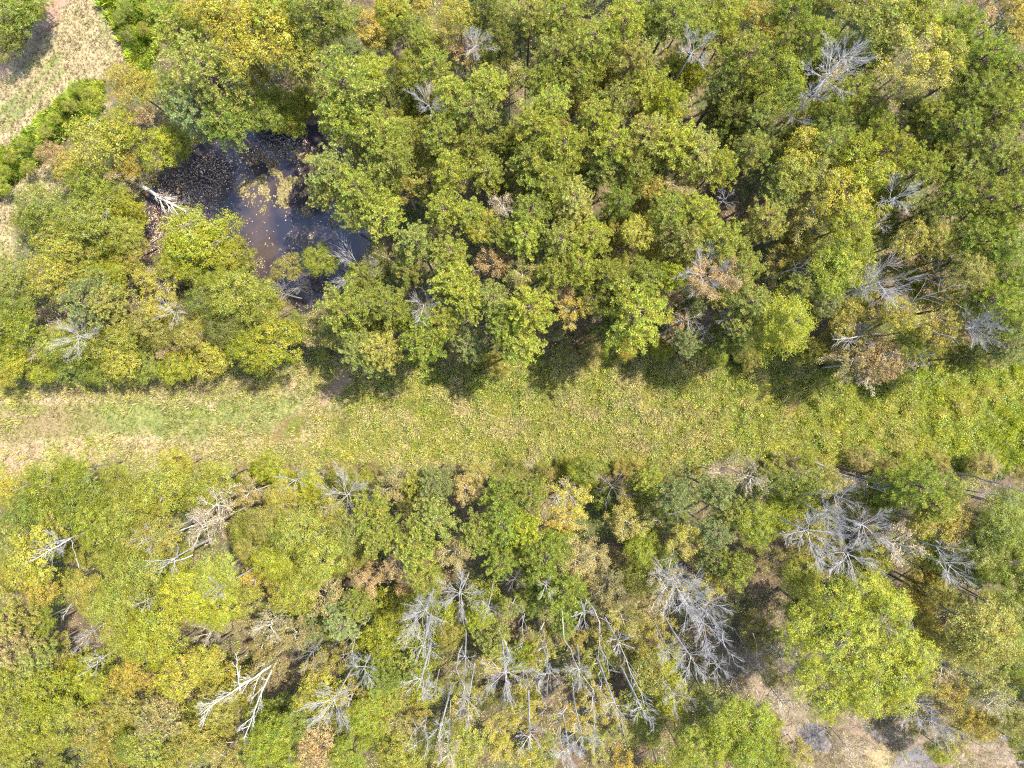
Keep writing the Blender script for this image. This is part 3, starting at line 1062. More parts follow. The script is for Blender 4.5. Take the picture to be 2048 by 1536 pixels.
def ground_colour(px, py):
    n1 = fbm(px, py, 60, 41)[:, None]; n2 = fbm(px, py, 14, 47, 3)[:, None]; n3 = fbm(px, py, 140, 53)[:, None]
    A = lambda *c: np.array(c)[None, :]
    mixc = lambda a, b, t: a*(1-t)+b*t
    st = lambda v, a, b: np.clip((v-a)/(b-a), 0, 1)
    litter = mixc(A(.11,.075,.05), A(.20,.14,.095), st(n2, .3, .7)); litter = mixc(litter, A(.09,.12,.035), st(n1, .45, .65)*.7)
    c = litter
    weeds = mixc(A(.15,.14,.05), A(.28,.23,.11), st(n2,.35,.65))
    c = mixc(c, weeds, mask(px, py, CLEAR, 20, 14)[:, None])
    straw = mixc(A(.30,.245,.135), A(.42,.335,.20), st(n2,.3,.7)); grass = mixc(A(.14,.19,.05), A(.24,.25,.08), st(n2,.3,.7))
    strawg = mixc(straw, grass, st(n1, .5, .62)*.75)
    c = mixc(c, strawg, mask(px, py, CLEARL, 40, 18)[:, None])
    c = mixc(c, mixc(A(.27,.19,.13), straw, st(n1,.4,.7)), mask(px, py, DIRTEDGE, 14, 8)[:, None])  # pinkish dirt mixed with straw along the clearing's upper left edge
    c = mixc(c, grass, mask(px, py, GREENBAND, 34, 20)[:, None]*.85)
    c = mixc(c, mixc(A(.40,.27,.20), straw, st(n1,.4,.65)), mask(px, py, DIRT3, 18, 14)[:, None])
    c = mixc(c, A(.24,.17,.09), mask(px, py, [(-60,815),(60,812),(180,820),(200,850),(120,880),(-60,880)], 50, 24)[:, None]*.7)
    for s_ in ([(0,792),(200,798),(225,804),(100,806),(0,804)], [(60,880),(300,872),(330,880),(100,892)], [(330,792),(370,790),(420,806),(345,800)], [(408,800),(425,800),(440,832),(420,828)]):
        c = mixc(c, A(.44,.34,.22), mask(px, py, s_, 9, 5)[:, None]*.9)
    c = mixc(c, A(.30,.215,.135), mask(px, py, DIRT4, 10, 6)[:, None])
    c = mixc(c, A(.22,.14,.08), mask(px, py, HOLLOW, 14, 6)[:, None]); c = mixc(c, A(.16,.17,.04), mask(px, py, HOLLOWG, 10, 5)[:, None])
    c = mixc(c, mixc(straw, A(.40,.31,.19), .4), mask(px, py, TRACK, 12, 6)[:, None])
    for s in ([(0,215),(60,165),(118,100),(128,108),(70,178),(0,235)], [(-20,262),(50,200),(130,130),(136,140),(60,215),(-20,285)], [(190,-10),(206,-10),(215,70),(240,140),(228,150),(208,95)], [(205,120),(216,118),(222,150),(212,152)]):
        c = mixc(c, grass, mask(px, py, s, 12, 9)[:, None]*.8)
    c = mixc(c, mixc(A(.30,.18,.13), A(.38,.26,.19), st(n2,.3,.7)), mask(px, py, TRACKDIRT, 16, 10)[:, None]*.95)
    c = mixc(c, A(.14,.17,.04), mask(px, py, BANK, 16, 8)[:, None]); c = mixc(c, A(.14,.17,.04), mask(px, py, BANK2, 14, 8)[:, None])
    c = mixc(c, straw, mask(px, py, PATH2, 14, 8)[:, None])
    mud = mixc(A(.25,.18,.14), A(.32,.255,.195), st(n2,.3,.7)); mud = mixc(mud, A(.14,.11,.07), st(n1,.48,.62)*.8)
    c = mixc(c, mud, mask(px, py, MUD, 40, 24)[:, None]*.95)
    c = mixc(c, A(.40,.31,.18), mask(px, py, SANDO, 14, 6)[:, None])
    c = mixc(c, A(.33,.22,.17), mask(px, py, [(272,440),(300,430),(300,560),(262,560),(255,500)], 14, 8)[:, None])     # bare bank left of the pond
    dp = sdist(px, py, POND)[:, None]; c = mixc(c, A(.10,.06,.04), np.clip(.5-dp/14, 0, 1))
    c = c*np.array((.58,.585,.56))[None, :]
    return c
ny, nx = GX.shape
idx = np.arange(ny*nx).reshape(ny, nx)
F = np.stack([idx[:-1,:-1], idx[:-1,1:], idx[1:,1:], idx[1:,:-1]], -1).reshape(-1, 4)
m, t, N, L = new_mat('ground_soil')
out = N('ShaderNodeOutputMaterial'); b = N('ShaderNodeBsdfPrincipled'); b.inputs['Roughness'].default_value = .95; b.inputs['Specular IOR Level'].default_value = .15
a_ = N('ShaderNodeAttribute'); a_.attribute_name = 'Col'; tc = N('ShaderNodeTexCoord')
nz = N('ShaderNodeTexNoise'); nz.inputs['Scale'].default_value = 5; nz.inputs['Detail'].default_value = 8; nz.inputs['Roughness'].default_value = .7; L(tc.outputs['Object'], nz.inputs['Vector'])
mr = N('ShaderNodeMapRange'); mr.inputs[1].default_value = .3; mr.inputs[2].default_value = .7; mr.inputs[3].default_value = .55; mr.inputs[4].default_value = 1.35; L(nz.outputs['Fac'], mr.inputs[0])
vm = N('ShaderNodeVectorMath'); vm.operation = 'SCALE'; L(a_.outputs['Color'], vm.inputs[0]); L(mr.outputs[0], vm.inputs['Scale']); L(vm.outputs[0], b.inputs['Base Color'])
bp = N('ShaderNodeBump'); bp.inputs['Strength'].default_value = .8; bp.inputs['Distance'].default_value = .06; L(nz.outputs['Fac'], bp.inputs['Height']); L(bp.outputs[0], b.inputs['Normal'])
L(b.outputs[0], out.inputs[0]); M['ground'] = m
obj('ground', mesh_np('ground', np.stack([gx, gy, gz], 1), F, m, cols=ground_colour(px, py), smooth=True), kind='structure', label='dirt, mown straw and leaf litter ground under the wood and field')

# ------------------------------------------------------------------ water
def water_material(name, c, rough, ior=1.4, nscale=3, c2=None):
    m, t, N, L = new_mat(name); out = N('ShaderNodeOutputMaterial'); b = N('ShaderNodeBsdfPrincipled')
    b.inputs['Roughness'].default_value = rough; b.inputs['IOR'].default_value = ior
    tc = N('ShaderNodeTexCoord'); nz = N('ShaderNodeTexNoise'); nz.inputs['Scale'].default_value = .35; nz.inputs['Detail'].default_value = 6; L(tc.outputs['Object'], nz.inputs['Vector'])
    cr = N('ShaderNodeValToRGB'); cr.color_ramp.elements[0].position = .38; cr.color_ramp.elements[1].position = .62
    cr.color_ramp.elements[0].color = (*c, 1); cr.color_ramp.elements[1].color = (*(c2 or c), 1); L(nz.outputs['Fac'], cr.inputs[0]); L(cr.outputs[0], b.inputs['Base Color'])
    n2 = N('ShaderNodeTexNoise'); n2.inputs['Scale'].default_value = nscale; n2.inputs['Detail'].default_value = 3; L(tc.outputs['Object'], n2.inputs['Vector'])
    bp = N('ShaderNodeBump'); bp.inputs['Strength'].default_value = .12; bp.inputs['Distance'].default_value = .02; L(n2.outputs['Fac'], bp.inputs['Height']); L(bp.outputs[0], b.inputs['Normal'])
    L(b.outputs[0], out.inputs[0]); return m
M['pond'] = water_material('murky_pond_water', (.014,.014,.024), .06, 1.42, 3, (.044,.032,.030))
M['creek'] = water_material('grey_creek_water', (.085,.08,.09), .3, 1.4, 4, (.14,.12,.115))
def sheet(name, pts, z, mat, grow_=10, **pr):
    P = np.array(pts, float); c = P.mean(0); d = P-c; P = c+d*(1+grow_/np.linalg.norm(d, axis=1, keepdims=True))
    V = [(*g2(*p), z) for p in P]; me = bpy.data.meshes.new(name); me.from_pydata(V, [], [tuple(range(len(V)))[::-1]]); me.materials.append(mat)
    return obj(name, me, **pr)
sheet('pond_water', POND, WATER_Z, M['pond'], 14, kind='structure', label='dark murky pond water in the wood')
for q in POOLS: sheet('creek_water', q, POOL_Z, M['creek'], 8, kind='structure', label='shallow grey creek pool on the mud')

# ------------------------------------------------------------------ trees
for t in TREES: link_tree(t)

# ------------------------------------------------------------------ special dead trees: given root and tip
def snag(name, cat, label, bpx, bz, tpx, tz, r, mat='deadwood', kids=8, blen=1.2, seed=0, fork=None, group=None, start=.35, wob=.05, bd=1, lift=.05, sub=(4,3)):
    """a leaning, lying or standing dead stem through two photo points with heights bz and tz"""
    R = random.Random(seed); b = np.array((*at(*bpx, bz), bz)); e = np.array((*at(*tpx, tz), tz)); L = np.linalg.norm(e-b); d = (e-b)/L
    root = bpy.data.objects.new(name, None); COL.objects.link(root); root.location = b; root['label'] = label; root['category'] = cat
    if group: root['group'] = group
    T = Tubes(); n = 8; pts = [np.zeros(3)]
    off = np.zeros(3)
    for i in range(1, n+1):
        off = off*.8+np.array([R.gauss(0,1) for _ in range(3)])*wob*L/n*1.4
        pts.append(d*L*i/n+(off if i < n else off*.3))
    r = r*.6; rads = [r*(1-.78*i/n) for i in range(n+1)]
    T.add(pts, rads, 6); obj('trunk', T.mesh('dead_stem', M[mat]), root)
    for k in range(kids):
        t = start+(1-start)*(k+.5*R.random())/kids; i = min(int(t*n), n-1); q = pts[i]+(pts[i+1]-pts[i])*(t*n-i)
        dd = unit(pts[i+1]-pts[i]); a = R.uniform(.35,.95); nd = unit(dd*cos(a)+perp(dd, R)*sin(a)+np.array((0,0,lift)))
        T = Tubes(); e_ = []; grow(T, e_, q, nd, blen*R.uniform(.5,1.2)*(1.2-.5*t), max(.014, r*.42*(1-.5*t)), bd, R, sub, .55, .02, .0095, .6, .08)
        obj('limb', T.mesh('dead_limb', M[mat]), root)
    return root
G1 = 'tall bare stems in the lower wood'
# the fallen tree in the pond
snag('fallen_tree','fallen tree','pale fallen tree lying from the bank into the pond',(280,372),1.6,(392,434),.15,.34,'birch',20,1.7,1,start=.2,bd=2,lift=.0,sub=(6,4))
snag('fallen_branch','fallen branch','tangle of pale curved twigs at the fallen tree\'s tip in the pond',(325,432),.2,(390,452),.1,.09,'strawwood',16,1.5,2,start=.1,bd=2,lift=0,sub=(6,4))
snag('fallen_branch','fallen branch','short pale stick lying in the brown left side of the pond',(296,490),-.1,(326,468),-.15,.07,'deadwood',2,.4,3,bd=0)
snag('fallen_branch','fallen branch','dark stick at the left pond bank below the fallen tree',(285,420),.1,(315,408),-.1,.05,'darkwood',2,.4,4,bd=0)
# the forked white dead tree lower left
snag('dead_tree','dead tree','forked white dead tree, its upper long limb reaching lower left',(545,1330),6,(402,1430),12,.17,'birch',14,1.9,11,start=.15,bd=2,sub=(5,4),wob=.04)
snag('dead_tree','dead tree','forked white dead tree\'s twin stem, the one reaching straight down',(552,1325),6,(488,1475),12,.14,'birch',10,1.5,12,start=.25,bd=2,sub=(5,3),wob=.04)
snag('dead_tree','dead tree','short white dead stem above the forked white dead tree',(480,1380),9,(475,1318),12,.12,'birch',7,1.2,13,start=.2,bd=1)
# trees of the upper right
snag('dead_tree','dead tree','two-pronged grey dead stem right of the olive brown thin trees',(1612,470),8,(1686,432),12,.13,'deadwood',5,1.0,14,bd=0,start=.5)
snag('dead_tree','dead tree','small white dead stem with crossing limbs among green pines',(1530,556),8,(1612,530),12.5,.10,'deadwood',7,1.3,15,start=.55,bd=1)
snag('dead_tree','dead tree','long dark-footed dead stem with few limbs forking to the right',(1690,660),4,(1912,566),14,.15,'deadwood',7,2.2,16,start=.45,bd=1,sub=(3,2))
snag('dead_tree','dead tree','long grey dead stem running right to the bushy bare tree',(1790,636),9,(1912,675),13,.1,'deadwood',6,1.2,17,start=.3,bd=1,sub=(3,2))
snag('dead_tree','dead tree','pale dead limbs over the brownish twigs above the field',(1760,668),8,(1665,678),10,.1,'deadwood',8,1.5,18,start=.3,bd=1)
snag('dead_tree','dead tree','thin pale stem at the foot of the gold-green pale-limbed tree',(1752,250),6,(1800,190),12,.08,'birch',4,1.0,19,bd=1)
snag('dead_tree','dead tree','white stem in the crown of the gold-green pale-limbed tree',(1835,120),12,(1862,62),16,.08,'birch',4,1.0,20,bd=1)
snag('dead_tree','dead tree','small dark snag of curved branches at the pond\'s lower bank',(560,600),.5,(620,560),3,.06,'strawwood',8,1.2,21,bd=1,start=.2)
# field edge logs
snag('fallen_log','fallen log','dark fallen log at the lower field edge, right of centre',(1585,914),.4,(1640,920),.7,.2,'darkwood',6,.6,22,start=.2,bd=0)
snag('dead_tree','dead tree','long pale dead stem falling from the log to the green pine',(1630,925),3,(1775,985),10,.15,'deadwood',12,1.5,23,start=.05,bd=1,sub=(4,3))
snag('dead_tree','dead tree','slender dead stem above the long pale stem, ending in the pine',(1665,945),4,(1820,985),11,.1,'deadwood',8,1.2,24,start=.4,bd=1,sub=(3,2))
snag('dead_tree','dead tree','grey leaning dead stem at the right edge under the field',(1905,946),1,(2044,985),12,.16,'deadwood',10,1.5,25,start=.5,bd=1,sub=(4,3))
# left lower
snag('dead_tree','dead tree','long straw-white stem pointing left above the olive trees',(440,1036),6,(280,1082),13.5,.12,'birch',10,.9,26,start=.35,bd=1,sub=(3,2))
snag('dead_tree','dead tree','second long straw-white stem, lower and parallel to the first',(385,1110),8,(262,1158),13,.10,'birch',8,.8,27,start=.4,bd=1,sub=(3,2))
snag('dead_tree','dead tree','bent white stem in the yellow tree by the left edge',(158,1135),9,(140,1078),12.5,.08,'birch',3,.6,28,bd=0)
snag('dead_tree','dead tree','white limb running down-left through the yellow left-edge tree',(140,1078),12.5,(55,1128),13,.08,'birch',8,1.0,29,start=.2,bd=1,sub=(3,2))
snag('dead_tree','dead tree','curved pale stem below the yellow tree of the left edge',(170,1185),8,(122,1235),12,.09,'birch',7,.9,30,start=.3,bd=1,sub=(3,2))
snag('dead_tree','dead tree','reddish thin stem behind the yellow tree at left',(150,1150),5,(92,1175),8,.1,'strawwood',3,.5,31,bd=0)
snag('dead_tree','dead tree','dark straight stem lying low above the lower left corner',(245,1405),3,(180,1450),6,.1,'darkwood',4,.6,32,bd=0)
snag('dead_tree','dead tree','small white snag left of the brightest yellow tree',(208,1315),7,(172,1345),10,.06,'birch',6,.9,33,bd=1)
snag('dead_tree','dead tree','white twin-limbed stem left of the lush green tree',(22,985),5,(62,968),8,.08,'birch',4,.6,34,bd=0)
snag('dead_tree','dead tree','short white stem low in the dark green left-edge tree',(40,1030),8,(90,1020),9,.06,'birch',4,.5,35,bd=0)
snag('dead_tree','dead tree','white stem with side twigs beneath the left olive trees',(330,1240),10,(238,1245),12.5,.06,'birch',6,.8,36,bd=1)
# the tall leaning stems of the lower wood
SN = [((1125,1218),(1178,1420),15,'crooked pale stem left of the long leaning stems'),((1165,1185),(1215,1350),15,'twisted bleached stem above the long leaning stems'),
 ((1218,1235),(1292,1420),16,'long bleached stem leaning toward the bottom, third of the leaning row'),((1088,1245),(1108,1340),15,'short crooked stem above the flat bare crown'),
 ((1028,1180),(1032,1300),14,'thin stem left of the crooked ones in the lower wood'),((1105,1385),(1150,1530),16,'pale stem leading into the bare fan at the bottom'),
 ((1075,1355),(1076,1430),14,'straight stem beneath the flat bare crown'),((1150,1350),(1205,1480),16,'pale stem beneath the middle leaning row'),
 ((1200,1330),(1255,1460),16,'pale stem right of the middle leaning row'),((1255,1390),(1310,1470),16,'bleached stem at the lower end of the leaning row'),
 ((1000,1255),(1012,1400),15,'thin straight stem through the bare crowns of the lower wood'),((925,1290),(932,1420),15,'white stem through the lower bare crowns, left of two'),
 ((860,1290),(835,1400),15,'white stem bending left beneath the wide straw-grey tree'),((850,1440),(815,1500),16,'white forked stem low in the bottom wood'),
 ((852,1440),(845,1525),16,'white stem beside the forked one at the bottom'),((725,1245),(712,1320),13,'thin white stem above the arched bare tree'),
 ((1420,1240),(1480,1330),13,'long grey stem running out of the tangled trees'),((1440,1330),(1485,1370),12,'grey stem at the lower tip of the tangled trees'),
 ((1345,1085),(1372,1170),15,'wavy limb rising over the tangled trees'),((1300,1140),(1372,1200),15,'pale limb reaching into the tangled trees from the upper left'),
 ((1505,1265),(1530,1370),10,'thin stem at the mud bank left of the huge oak'),((1470,1260),(1520,1370),9,'dark thin stem over the mud bank'),
 ((1515,1400),(1545,1500),8,'pale stem leaning over the mud below the tangle'),((1820,1400),(1880,1440),9,'pale limb running right from under the oak'),
 ((1850,1420),(1910,1490),9,'pale stem crossing the creek right of the oak'),((1940,1480),(2035,1520),8,'pale log-like stem over the creek in the lower right corner'),
 ((1580,1330),(1650,1400),5,'dark thin stem under the oak\'s left side'),((1600,1400),(1670,1500),4,'dark leaning stem over the creek mud'),
 ((1560,1445),(1600,1530),4,'thin dark stem at the bottom creek bank'),((1700,1400),(1720,1425),5,'short stem at the oak\'s foot over the water')]
for i, (b_, t_, z_, lab) in enumerate(SN):
    dark = 'dark' in lab
    snag('dead_tree','dead tree',lab,b_,z_*.45,t_,z_,.09 if z_ > 12 else .06,'darkwood' if dark else 'deadwood',11 if z_ > 12 else 7,1.35 if z_ > 12 else 1.0,50+i,start=.3,bd=1,wob=.17,group=G1 if z_ > 12 else None,sub=(5,3))

# ------------------------------------------------------------------ uncountable ground plants
def scatter(n, x0, y0, x1, y1, maskf, seed):
    r = np.random.default_rng(seed); x = r.uniform(x0, x1, n); y = r.uniform(y0, y1, n)
    k = r.random(n) < maskf(x, y); return x[k], y[k]
def plants(name, label, x, y, hgt, cols, blades, width, spread, seed, leafy=False, zoff=0):
    """x,y in photo px on the ground; cols (n,3) per plant; leafy: rhombic leaves in a mound, else blades"""
    r = np.random.default_rng(seed); X = (x-1024)/PXM; Y = (768-y)/PXM; Z = ground_z(X, Y); n = len(X)
    base = np.stack([X, Y, Z+zoff], 1)[:, None, :]
    az = r.uniform(0, 2*pi, (n, blades)); tl = r.uniform(.15, 1, (n, blades))*spread
    h = hgt[:, None]*r.uniform(.55, 1.1, (n, blades))
    if leafy:
        rr = r.uniform(0, 1, (n, blades))**.5*spread*(.4+hgt[:, None]*.6)
        P = base+np.stack([np.cos(az)*rr, np.sin(az)*rr, h*(1-.35*(rr/(spread+.01))**2)], 2); P = P.reshape(-1, 3)
        Nn = r.normal(size=P.shape)*.55+np.array((0,0,.8)); Nn /= np.linalg.norm(Nn, axis=1, keepdims=True)
        V = leaf_faces(P, Nn, width, r, .65); F = np.arange(len(V)).reshape(-1, 4); cc = np.repeat(np.repeat(cols, blades, 0), 4, 0)
    else:
        tip = base+np.stack([np.cos(az)*tl*h, np.sin(az)*tl*h, h*np.sqrt(np.maximum(.08, 1-(tl*.8)**2))], 2)
        pa = az+pi/2+r.uniform(-.5,.5,(n,blades)); wv = np.stack([np.cos(pa), np.sin(pa), 0*pa], 2)*width*.5*r.uniform(.6,1.3,(n,blades,1))
        bs = np.repeat(base, blades, 1)+np.stack([np.cos(az), np.sin(az), 0*az], 2)*.05
        midp = bs*.45+tip*.55+np.array((0,0,.06))*h[..., None]
        V = np.stack([bs, midp-wv, tip, midp+wv], 2).reshape(-1, 3); F = np.arange(len(V)).reshape(-1, 4); cc = np.repeat(np.repeat(cols, blades, 0), 4, 0)
    return obj(name, mesh_np(name, V, F, M['stuff'], cols=cc), kind='stuff', label=label)
def pick(pal, wts, n, seed, jit=.16, noise=None):
    r = np.random.default_rng(seed); pal = np.array(pal); wts = np.array(wts, float)
    if noise is None: i = r.choice(len(pal), n, p=wts/wts.sum())
    else:
        cum = np.cumsum(wts/wts.sum()); v = np.clip((noise-.5)*2.6+.5+r.normal(0, .17, n), 0, .999); i = np.searchsorted(cum, v)
        i = np.clip(i, 0, len(pal)-1)
    return pal[i]*(1+r.normal(0, jit, (n, 1)))
# tall weeds over the right two thirds of the clearing
def mk(poly, soft=20, wob=12): return lambda x, y: mask(x, y, poly, soft, wob)
fw = lambda x, y: mask(x, y, CLEAR, 26, 14)*(1-mask(x, y, CLEARL, 170, 60))*(1-mask(x, y, DIRT4, 10, 5))
x, y = scatter(90000, -40, 690, 2100, 960, fw, 1)
cl = fbm(x, y, 20, 61, 3); reg = np.clip((x-1250)/800+.25*(fbm(x, y, 220, 63)-.5)*2, 0, 1)
n_ = fbm(x, y, 55, 65)*.5+cl*.5
colA = pick([(.19,.23,.03),(.26,.28,.04),(.32,.325,.06),(.36,.335,.12),(.35,.305,.15)], [.5,1.1,1.7,2.1,1.4], len(x), 2, noise=n_)
colB = pick([(.18,.24,.02),(.25,.30,.025),(.31,.33,.035),(.34,.31,.08)], [1,2,1.7,.6], len(x), 3, noise=n_)
sel = (rng.random(len(x)) < reg)[:, None]; cols = np.where(sel, colB, colA)
plants('field_weeds', 'tall tan and yellow-green weeds covering the field', x, y, .2+.7*np.clip((cl-.38)*2.6, 0, 1), cols*1.1, 9, .042, .85, 4)
x, y = scatter(60000, -40, 690, 2100, 960, fw, 41)
cl = fbm(x, y, 20, 61, 3); reg = np.clip((x-1250)/800+.25*(fbm(x, y, 220, 63)-.5)*2, 0, 1); n_ = fbm(x, y, 55, 65)*.5+cl*.5
colA = pick([(.19,.23,.03),(.26,.28,.035),(.33,.335,.055),(.37,.345,.13)], [.5,1.2,1.7,2.4], len(x), 42, noise=n_)
colB = pick([(.18,.24,.018),(.25,.30,.02),(.31,.34,.03),(.35,.32,.07)], [.9,2,2,.7], len(x), 43, noise=n_)
cols = np.where((rng.random(len(x)) < reg)[:, None], colB, colA)
plants('field_weed_tops', 'yellow-green and straw weed tops over the field', x, y, .15+.8*np.clip((cl-.38)*2.6, 0, 1), cols, 10, .05, .24, 44, True)
x, y = scatter(16000, -40, 690, 2100, 960, lambda x, y: fw(x, y)*np.clip((fbm(x, y, 30, 71, 3)-.45)*6, 0, 1), 5)
cols = pick([(.10,.17,.03),(.17,.23,.03),(.28,.30,.04)], [1,1.4,.8], len(x), 6)
plants('bramble_patches', 'leafy green bramble patches among the field weeds', x, y, .4+.8*rng.random(len(x)), cols, 10, .10, .32, 7, True)
x, y = scatter(60, 700, 740, 2048, 930, fw, 8)
plants('goldenrod', 'scattered golden flower heads in the field', x, y, 1.2+.3*rng.random(len(x)), np.tile((.5,.42,.03), (len(x),1)), 14, .1, .2, 9, True)
# mown straw and grass
fl = lambda x, y: np.clip(mask(x, y, CLEARL, 170, 60)*.95+mask(x, y, TRACK, 10, 5)+mask(x, y, PATH2, 10, 5), 0, 1)*(1-.8*mask(x, y, TRACKDIRT, 14, 8))*(1-.7*mask(x, y, DIRT3, 14, 8))*(1-.9*mask(x, y, HOLLOW, 10, 4))*(1-.9*mask(x, y, DIRT4, 10, 4))
x, y = scatter(46000, -40, -20, 760, 955, fl, 10)
gr = np.clip(mask(x, y, GREENBAND, 60, 30)*.8+np.clip((fbm(x, y, 45, 73)-.5)*3, 0, 1)*.5*(y > 700)+np.clip((fbm(x, y, 30, 75)-.56)*5, 0, 1)*(y < 700), 0, 1)
colS = pick([(.26,.20,.105),(.30,.24,.14),(.21,.16,.08)], [1,1,1], len(x), 11); colG = pick([(.12,.17,.03),(.165,.205,.035),(.21,.21,.06)], [1,1.3,1], len(x), 12)
cols = np.where((rng.random(len(x)) < gr)[:, None], colG, colS)
plants('mown_grass', 'mown straw and short green grass on the track and field end', x, y, .10+.28*fbm(x, y, 18, 77)**1.5*(1+.8*(x > 330)), cols, 7, .05, 1.1, 13)
# lush banks beside the track
fb = lambda x, y: np.clip(mask(x, y, BANK, 14, 6)+mask(x, y, BANK2, 14, 6), 0, 1)
x, y = scatter(26000, -40, -20, 400, 420, fb, 14)
cols = pick([(.16,.24,.025),(.24,.31,.03),(.31,.34,.04),(.14,.19,.03)], [1,1.6,1.3,.5], len(x), 15, noise=fbm(x, y, 14, 79, 3))
plants('bank_weeds', 'lush yellow-green weeds on the banks of the track', x, y, .35+.8*np.clip((fbm(x, y, 16, 81, 3)-.35)*2.5, 0, 1), cols, 9, .09, .8, 16)
# undergrowth of the wood
NG = [(-40,745),(520,740),(700,715),(1100,700),(1850,705),(2110,705),(2110,-40),(330,-40),(300,160),(205,225),(120,300),(90,400),(25,480),(-40,560)]
SG = [(-40,935),(330,925),(700,930),(1100,940),(1560,908),(1960,945),(2110,950),(2110,1590),(-40,1590)]
fu = lambda x, y: np.clip(mask(x, y, NG, 14, 10)+mask(x, y, SG, 14, 12), 0, 1)*(1-mask(x, y, POND, 8, 3))*(1-.85*mask(x, y, MUD, 20, 14))*np.clip((fbm(x, y, 40, 83)-.3)*4, .15, 1)
x, y = scatter(62000, -40, -40, 2110, 1590, fu, 17)
cols = pick([(.14,.19,.03),(.20,.25,.035),(.25,.28,.05),(.28,.25,.085),(.25,.19,.09)], [1,1.5,1.4,1,.6], len(x), 18, noise=fbm(x, y, 70, 85))
plants('undergrowth', 'mixed green and tan undergrowth below the trees', x, y, .3+1.5*np.clip((fbm(x, y, 26, 87, 3)-.35)*2.2, 0, 1), cols, 12, .105, .42, 19, True)
x, y = scatter(9000, -40, 690, 2110, 1590, lambda x, y: np.clip(mask(x, y, SG, 60, 30), 0, 1)*(1-.5*mask(x, y, MUD, 20, 14))*np.clip((fbm(x, y, 50, 89)-.42)*4, 0, 1), 20)
cols = pick([(.24,.19,.14),(.34,.28,.22),(.28,.21,.13)], [1,1,1], len(x), 21)
plants('dry_brush', 'dry grey-brown brush in the lower wood', x, y, .6+.9*rng.random(len(x)), cols, 12, .022, .9, 22)
BANKL = [(262,430),(300,420),(330,500),(345,560),(420,600),(380,625),(300,600),(255,540)]
x, y = scatter(60000, 240, 400, 2110, 1590, lambda x, y: np.clip(mask(x, y, MUD, 20, 14)*.5+mask(x, y, BANKL, 20, 12), 0, 1), 50)
plants('mud_scrub', 'low dead brown scrub on the mud and the pond bank', x, y, .3+.7*rng.random(len(x)), pick([(.24,.18,.13),(.32,.26,.19),(.22,.21,.08)], [1,1,.7], len(x), 51), 10, .024, 1.1, 52)
# fallen leaves and algae on the pond
POND_LEAF = [(325,365),(352,345),(400,310),(470,285),(600,275),(625,300),(560,320),(480,330),(442,375),(440,415),(400,425),(360,470),(330,500),(300,500),(290,440)]
fp = lambda x, y: np.clip(mask(x, y, POND_LEAF, 30, 16)+.035, 0, 1)*(mask(x, y, POND, 4, 0) > .9)
x, y = scatter(30000, 280, 250, 740, 625, fp, 23)
def floating(name, label, x, y, cols, size, z, seed, asp=.75):
    r = np.random.default_rng(seed); n = len(x); P = np.stack([(x-1024)/PXM, (768-y)/PXM, np.full(n, z)+r.uniform(0, .02, n)], 1)
    Nn = r.normal(size=P.shape)*.16+np.array((0,0,1)); Nn /= np.linalg.norm(Nn, axis=1, keepdims=True); V = leaf_faces(P, Nn, size, r, asp)
    return obj(name, mesh_np(name, V, np.arange(len(V)).reshape(-1,4), M['stuff'], cols=np.repeat(cols, 4, 0)), kind='stuff', label=label)
floating('floating_leaves', 'brown and cream fallen leaves floating on the pond', x, y, pick([(.17,.10,.065),(.28,.18,.12),(.48,.36,.25)], [1.2,1.3,.9], len(x), 24), .13, WATER_Z+.015, 25)
ALG = [(478,345),(500,325),(560,318),(610,300),(640,320),(665,370),(650,410),(612,420),(575,405),(530,402),(498,385)]
fa = lambda x, y: mask(x, y, ALG, 40, 30, 91)*np.clip((fbm(x, y, 22, 93, 4)-.46)*7, 0, .8)*(mask(x, y, POND, 4, 0) > .9)
x, y = scatter(60000, 440, 280, 720, 470, fa, 26)
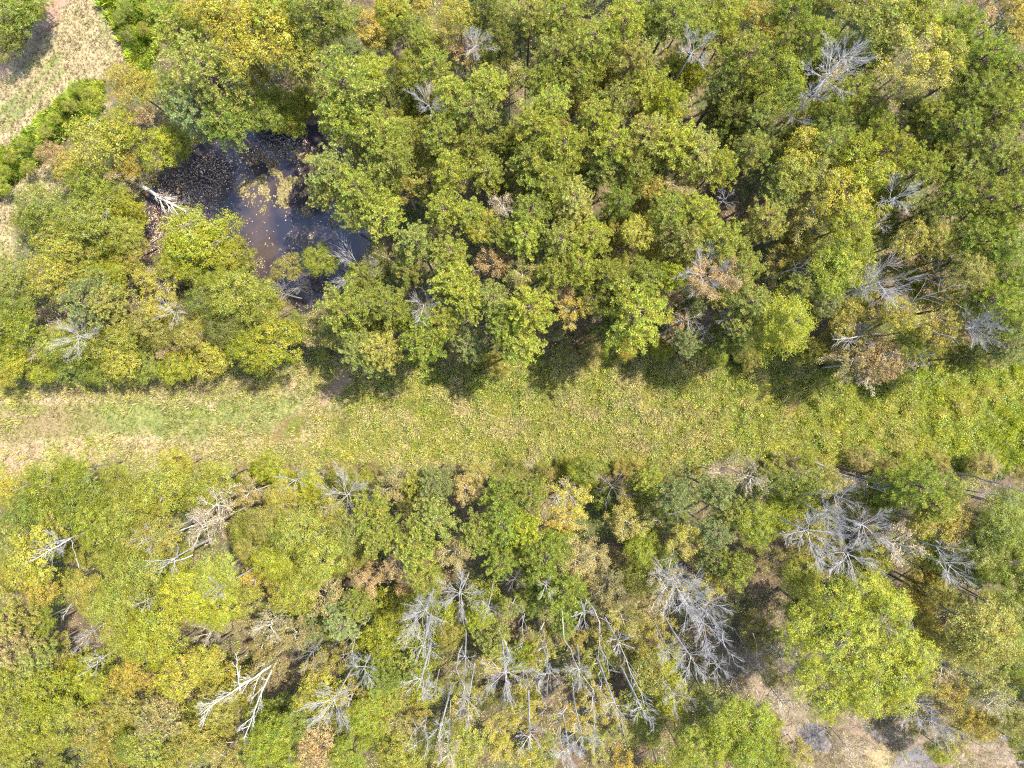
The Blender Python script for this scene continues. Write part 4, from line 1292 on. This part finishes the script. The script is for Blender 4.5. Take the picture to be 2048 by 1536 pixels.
floating('algae_mat', 'mustard-brown algae mat floating on the pond', x, y, pick([(.14,.11,.04),(.20,.155,.06)], [1,1], len(x), 27, .1), .15, WATER_Z+.006, 28, .9)
fa2 = lambda x, y: np.clip((fbm(x, y, 26, 95, 4)-.54)*5, 0, .5)*(mask(x, y, POND, 4, 0) > .9)
x, y = scatter(16000, 500, 400, 740, 560, fa2, 29)
floating('pond_scum', 'faint brown scum in the shaded part of the pond', x, y, pick([(.13,.10,.06)], [1], len(x), 30, .1), .12, WATER_Z+.004, 31, .9)

# the wood goes on beyond the picture: one mass, none of it inside the frame
rr = np.random.default_rng(99); VV = []; CC = []
lim = []
for _ in range(1500):
    h = rr.uniform(9, 13); x = rr.uniform(-75, 75); y = rr.uniform(-62, 62)
    fx = abs(x)/(48.75*(H-h-2)/H) ; fy = abs(y)/(36.56*(H-h-2)/H); R_ = rr.uniform(2.2, 3.4)
    ax = abs(x)-R_-.6 > 48.75*(H-h+3)/H; ay = abs(y)-R_-.6 > 36.56*(H-h+3)/H
    if not (ax or ay) or (abs(y) < 9 and ax) or (x < -15 and y > 12): continue
    if any((x-a)**2+(y-b)**2 < 4.2**2 for a, b in lim): continue
    lim.append((x, y)); m_ = 420
    d = rr.normal(size=(m_,3)); d[:,2] = np.abs(d[:,2]); d /= np.linalg.norm(d, axis=1, keepdims=True)
    P = np.array((x, y, h-2))+d*np.array((R_, R_, 3))*rr.uniform(.7, 1.05, (m_,1)); Nn = d+rr.normal(size=d.shape)*.5+np.array((0,0,.4)); Nn /= np.linalg.norm(Nn, axis=1, keepdims=True)
    VV.append(leaf_faces(P, Nn, .62, rr, .7)); c_ = np.array([C['olive'], C['bolive'], C['moss'], C['khaki'], C['green']][rr.integers(5)]); CC.append(np.tile(c_, (m_*4, 1)))
V = np.concatenate(VV); obj('woods_beyond', mesh_np('woods_beyond', V, np.arange(len(V)).reshape(-1,4), M['stuff'], cols=np.concatenate(CC)), kind='stuff', label='wood going on beyond the picture')
print('TREES', len(TREES), 'hand', len(hand), 'tris', sum(len(m.polygons) for m in bpy.data.meshes)*2)
